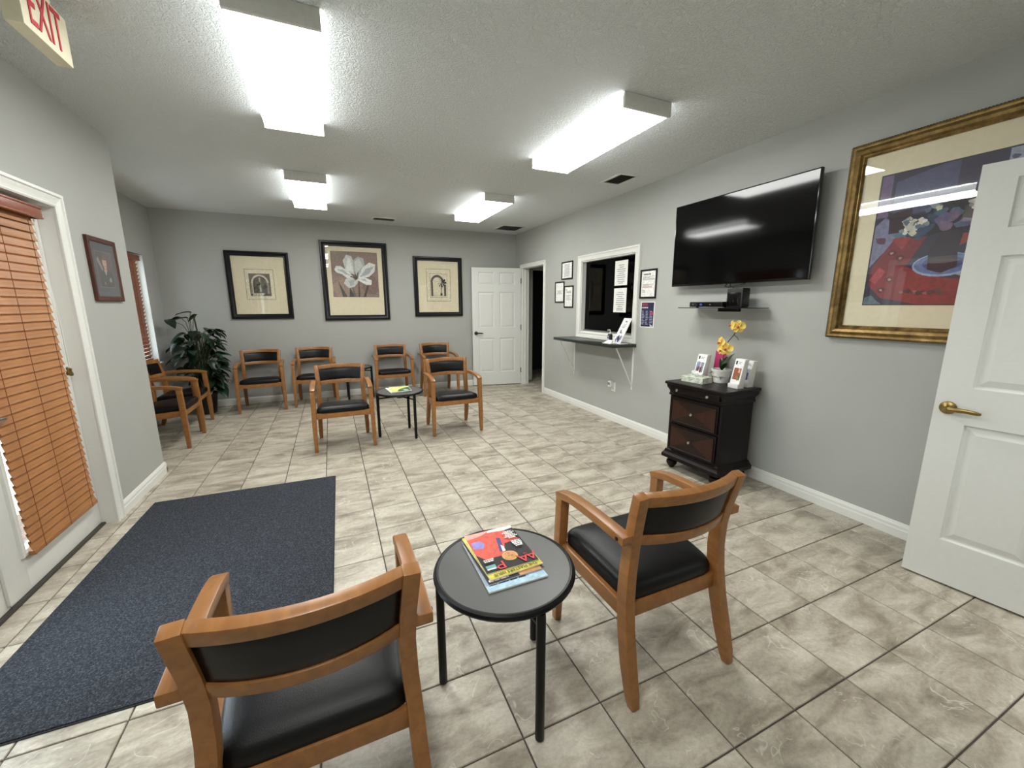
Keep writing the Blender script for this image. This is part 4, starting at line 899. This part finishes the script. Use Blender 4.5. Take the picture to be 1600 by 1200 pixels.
def brochure_holder(loc, rz, w, h, label, seed, cols, lean=.05):
    B = empty('brochure_holder', loc, rz, label, 'brochure holder', 'white brochure holders on the chest')
    MB().hexa([(-w/2, -.03, .002), (w/2, -.03, .002), (w/2, .03, .002), (-w/2, .03, .002)], [(-w/2, -.03+lean, h), (w/2, -.03+lean, h), (w/2, .012+lean, h), (-w/2, .012+lean, h)]).build('brochures', 'paper', B, bevel=.002)
    MB().box(-w/2-.003, w/2+.003, -.038, -.0305, 0, h*.16).box(-w/2-.003, w/2+.003, -.038, .034, 0, .004).build('stand', 'ceramic', B, bevel=.002)
    rr = random.Random(seed)
    pl = [(rc(0, 0, 1, 1), (240, 240, 238)), (rc(.1, .30, .9, .72), cols[0])]+[(blob(rr.uniform(.2, .8), rr.uniform(.34, .64), rr.uniform(.05, .12), rnd=rr), rr.choice(cols)) for k in range(12)]+[(rc(.1, .84, .3, .97), (70, 76, 86))]+textlines(.4, .9, .86, .95, 2, (150, 160, 172), rr)
    o = art('cover', B, pl, -w/2+.003, .0, w-.006, h-.006, 0, .00002); o.location = (0, -.0306, .003); o.rotation_euler = (-math.atan2(lean, h), 0, 0)
    return B
brochure_holder((2.455, 1.555, CZ), CHR-.15, .105, .215, 'white brochure holder behind the tissue box on the chest', 1, [(126, 140, 168), (196, 142, 116), (96, 60, 54), (222, 190, 172)])
brochure_holder((2.395, 1.150, CZ), CHR-.1, .085, .225, 'white brochure holder at the right front of the chest', 2, [(150, 86, 60), (92, 52, 42), (214, 170, 140), (120, 140, 70)], .05)
brochure_holder((2.515, 1.160, CZ), CHR-.1, .085, .205, 'white leaflet stand with blue print at the right rear of the chest', 3, [(206, 212, 226), (70, 84, 140), (110, 124, 176)], .045)
pk = empty('magenta_card', (2.578, 1.468, CZ), CHR, 'magenta card standing behind the orchid pot', 'card')
MB().hexa([(-.05, -.012, 0), (.05, -.012, 0), (.05, .012, 0), (-.05, .012, 0)], [(-.05, .01, .25), (.05, .01, .25), (.05, .016, .25), (-.05, .016, .25)]).build('card', 'magenta', pk, bevel=.002)
oc = empty('potted_orchid', (2.480, 1.360, CZ), CHR, 'yellow orchid in a white pot on the dark chest', 'potted plant')
MB().lathe([(.052, 0), (.056, .004), (.060, .05), (.068, .055), (.075, .098), (.078, .104), (.078, .114), (.070, .114), (.066, .095)], n=28).build('pot', 'ceramic', oc, smooth=True, ang=.5)
MB().lathe([(.03, .094), (.0665, .094), (.066, .097), (.02, .104)], n=20).build('soil', 'soil', oc)
stem_p = [(.0, .0, .10), (.005, 0, .20), (.015, -.005, .28), (.04, -.01, .345), (.085, -.015, .40), (.11, -.02, .44), (.12, -.02, .468)]
MB().tube(stem_p, .0035, 8).tube([(.09, -.015, .405), (.115, -.01, .385), (.13, -.01, .365)], .0025, 6).tube([(.10, -.02, .42), (.09, -.02, .455), (.08, -.02, .474)], .0025, 6).build('stem', 'stem', oc, smooth=True)
def leafmesh(name, mat, L, Wd, fold, droop, nu=8, nv=4, heart=.0):
    m = MB(); vs = []
    for i in range(nu+1):
        t = i/nu; wv = Wd*(math.sin(PI*min(1, t**.75*.98+.02))**.8)*(1 if t > 0 else .25)
        for j in range(nv+1):
            a = 2*j/nv-1
            vs.append((a*wv/2, t*L-heart*L*abs(a)*(1-t)**2, -droop*t*t*L+fold*abs(a)*wv+.004*math.sin(t*9)*abs(a)))
    m.add(vs, [(i*(nv+1)+j, i*(nv+1)+j+1, (i+1)*(nv+1)+j+1, (i+1)*(nv+1)+j) for i in range(nu) for j in range(nv)])
    o = m.build(name, mat, None, smooth=True, ang=2); me = o.data; bpy.data.objects.remove(o); return me
ol_me = leafmesh('leaf', 'orchid_leaf', .17, .055, .15, .35)
for az, tilt, s_ in ((-2.2, .95, .8), (.3, 1.1, .9), (-.3, 1.25, 1.0), (2.7, .1, .6), (.9, 1.3, .7), (3.75, -.3, .62)):
    inst('leaf', ol_me, oc, (0, 0, .10), (tilt, 0, az), (s_, s_, s_))
def petalmesh(L, Wd):
    m = MB(); vs = [(0, 0, 0)]; n = 14
    for k in range(n):
        a = -PI/2+2*PI*(k+.5)/n; r_ = 1+.06*math.sin(3*a)
        vs.append((Wd/2*math.cos(a)*r_, L/2+L/2*math.sin(a)*r_, .004*math.cos(2*a)))
    vs.append((0, L*.55, -.006)); m.add(vs, [(n+1, 1+k, 1+(k+1) % n) for k in range(n)])
    o = m.build('petal', 'petal', None, smooth=True, ang=2); me = o.data; bpy.data.objects.remove(o); return me
pet = petalmesh(.044, .046); pet2 = petalmesh(.042, .030)
lipm = MB().lathe([(.002, -.004), (.007, 0), (.009, .006), (.006, .012), (.002, .014)], n=10).build('lip', 'lip'); lip_me = lipm.data; bpy.data.objects.remove(lipm)
for k, (fx, fy, fz, sc_, yaw_) in enumerate(((-.005, -.045, .335, 1.25, -.4), (.055, -.05, .290, 1.3, .3), (.015, -.055, .275, .9, 0), (.135, -.04, .472, 1.25, .45), (.072, -.035, .480, 1.0, -.6))):
    fe = MB().lathe([(.002, -.003), (.004, 0), (.002, .003)], n=8).build('flower', 'lip', oc); fe.location = (fx, fy, fz); fe.rotation_euler = (0, 0, yaw_); fe.scale = (sc_,)*3
    for q, an in enumerate((0, 72, 144, 216, 288)):
        inst('petal', pet if q in (1, 4) else pet2, fe, (0, 0, 0), (PI/2-.12, math.radians(an), 0) if False else (Matrix.Rotation(math.radians(an), 3, 'Y') @ Matrix.Rotation(PI/2-.15, 3, 'X')).to_euler(), None)
    inst('lip', lip_me, fe, (0, -.006, -.002), (PI/2, 0, 0))
# ---------------------------------------------------------------- leafy plant in the corner
plant = empty('potted_plant', (-2.10, 5.50, 0), 0, 'tall leafy green plant in a dark pot in the back left corner', 'potted plant')
MB().lathe([(.11, 0), (.115, .005), (.145, .24), (.155, .25), (.155, .275), (.143, .275), (.138, .24)], n=28).build('pot', 'black_plastic', plant, smooth=True, ang=.5)
MB().lathe([(.02, .235), (.139, .235), (.139, .238), (.02, .245)], n=20).build('soil', 'soil', plant)
pl_me = leafmesh('leaf', 'leaf', .21, .135, .16, .35, 8, 4, .12)
rp = random.Random(12)
st_m = MB()
targets = []
def tgt(px_, pz, py_=None, L=1.0): targets.append((px_, py_ if py_ is not None else rp.uniform(-.22, .2), pz, L))
for x, z in ((-.06, 1.26), (.04, 1.30), (-.13, 1.27), (-.02, 1.33), (-.26, 1.24)): tgt(x, z, 0, .72 if x > -.2 else .8)
for k in range(112):
    a = rp.uniform(0, 2*PI); q = math.sqrt(rp.random()); 
    z = rp.uniform(.42, 1.12); wz = .30*math.sqrt(max(.05, 1-((z-.78)/.46)**2))
    tgt(.08+q*wz*math.cos(a)*1.05, z, q*wz*math.sin(a)*.8, .85)
for x, z in ((.25, .42), (.22, .36), (.28, .50), (.2, .55), (.30, .72), (.32, .92), (.26, .98)): tgt(x, z)
for k in range(16): tgt(rp.uniform(.10, .27), rp.uniform(.36, .62), rp.uniform(-.22, .1), .8)
for x, y, z, s_ in targets:
    x = max(-.27, min(.28, x)); y = max(-.30, min(.20, y))
    out = math.atan2(y, x-.05)+rp.uniform(-.6, .6)
    az = out-PI/2; tilt = rp.uniform(-.75, .15)
    L = .21*s_; ex_, ey = x+L*math.cos(out), y+L*math.sin(out)
    if plant.location.x+ex_ < XL2+.03 or plant.location.y+ey > YB-.03:
        out = math.atan2(-.5, .6)+rp.uniform(-.9, .9); az = out-PI/2
    if x+.23*math.cos(out) > .36: s_ = max(.55, min(s_, (.35-x)/.23)); x = min(x, .22)
    inst('leaf', pl_me, plant, (x, y, z), (Matrix.Rotation(az, 3, 'Z') @ Matrix.Rotation(tilt, 3, 'X') @ Matrix.Rotation(rp.uniform(-.4, .4), 3, 'Y')).to_euler(), (s_*rp.uniform(.75, 1.1),)*3)
    hx, hy = .04*math.cos(out), .04*math.sin(out)
    st_m.tube([(hx, hy, max(.25, z-.32)), (hx+(x-hx)*.5, hy+(y-hy)*.5, z-.06), (x, y, z)], .0035, 5)
for k in range(5):
    a = k*1.3; st_m.tube([(.05*math.cos(a), .05*math.sin(a), .23), (.05*math.cos(a+.3), .05*math.sin(a+.3), .7), (.03*math.cos(a)-.02, .03*math.sin(a), 1.0 if k else 1.28)], .009, 6)
st_m.build('stems', 'stem', plant, smooth=True)
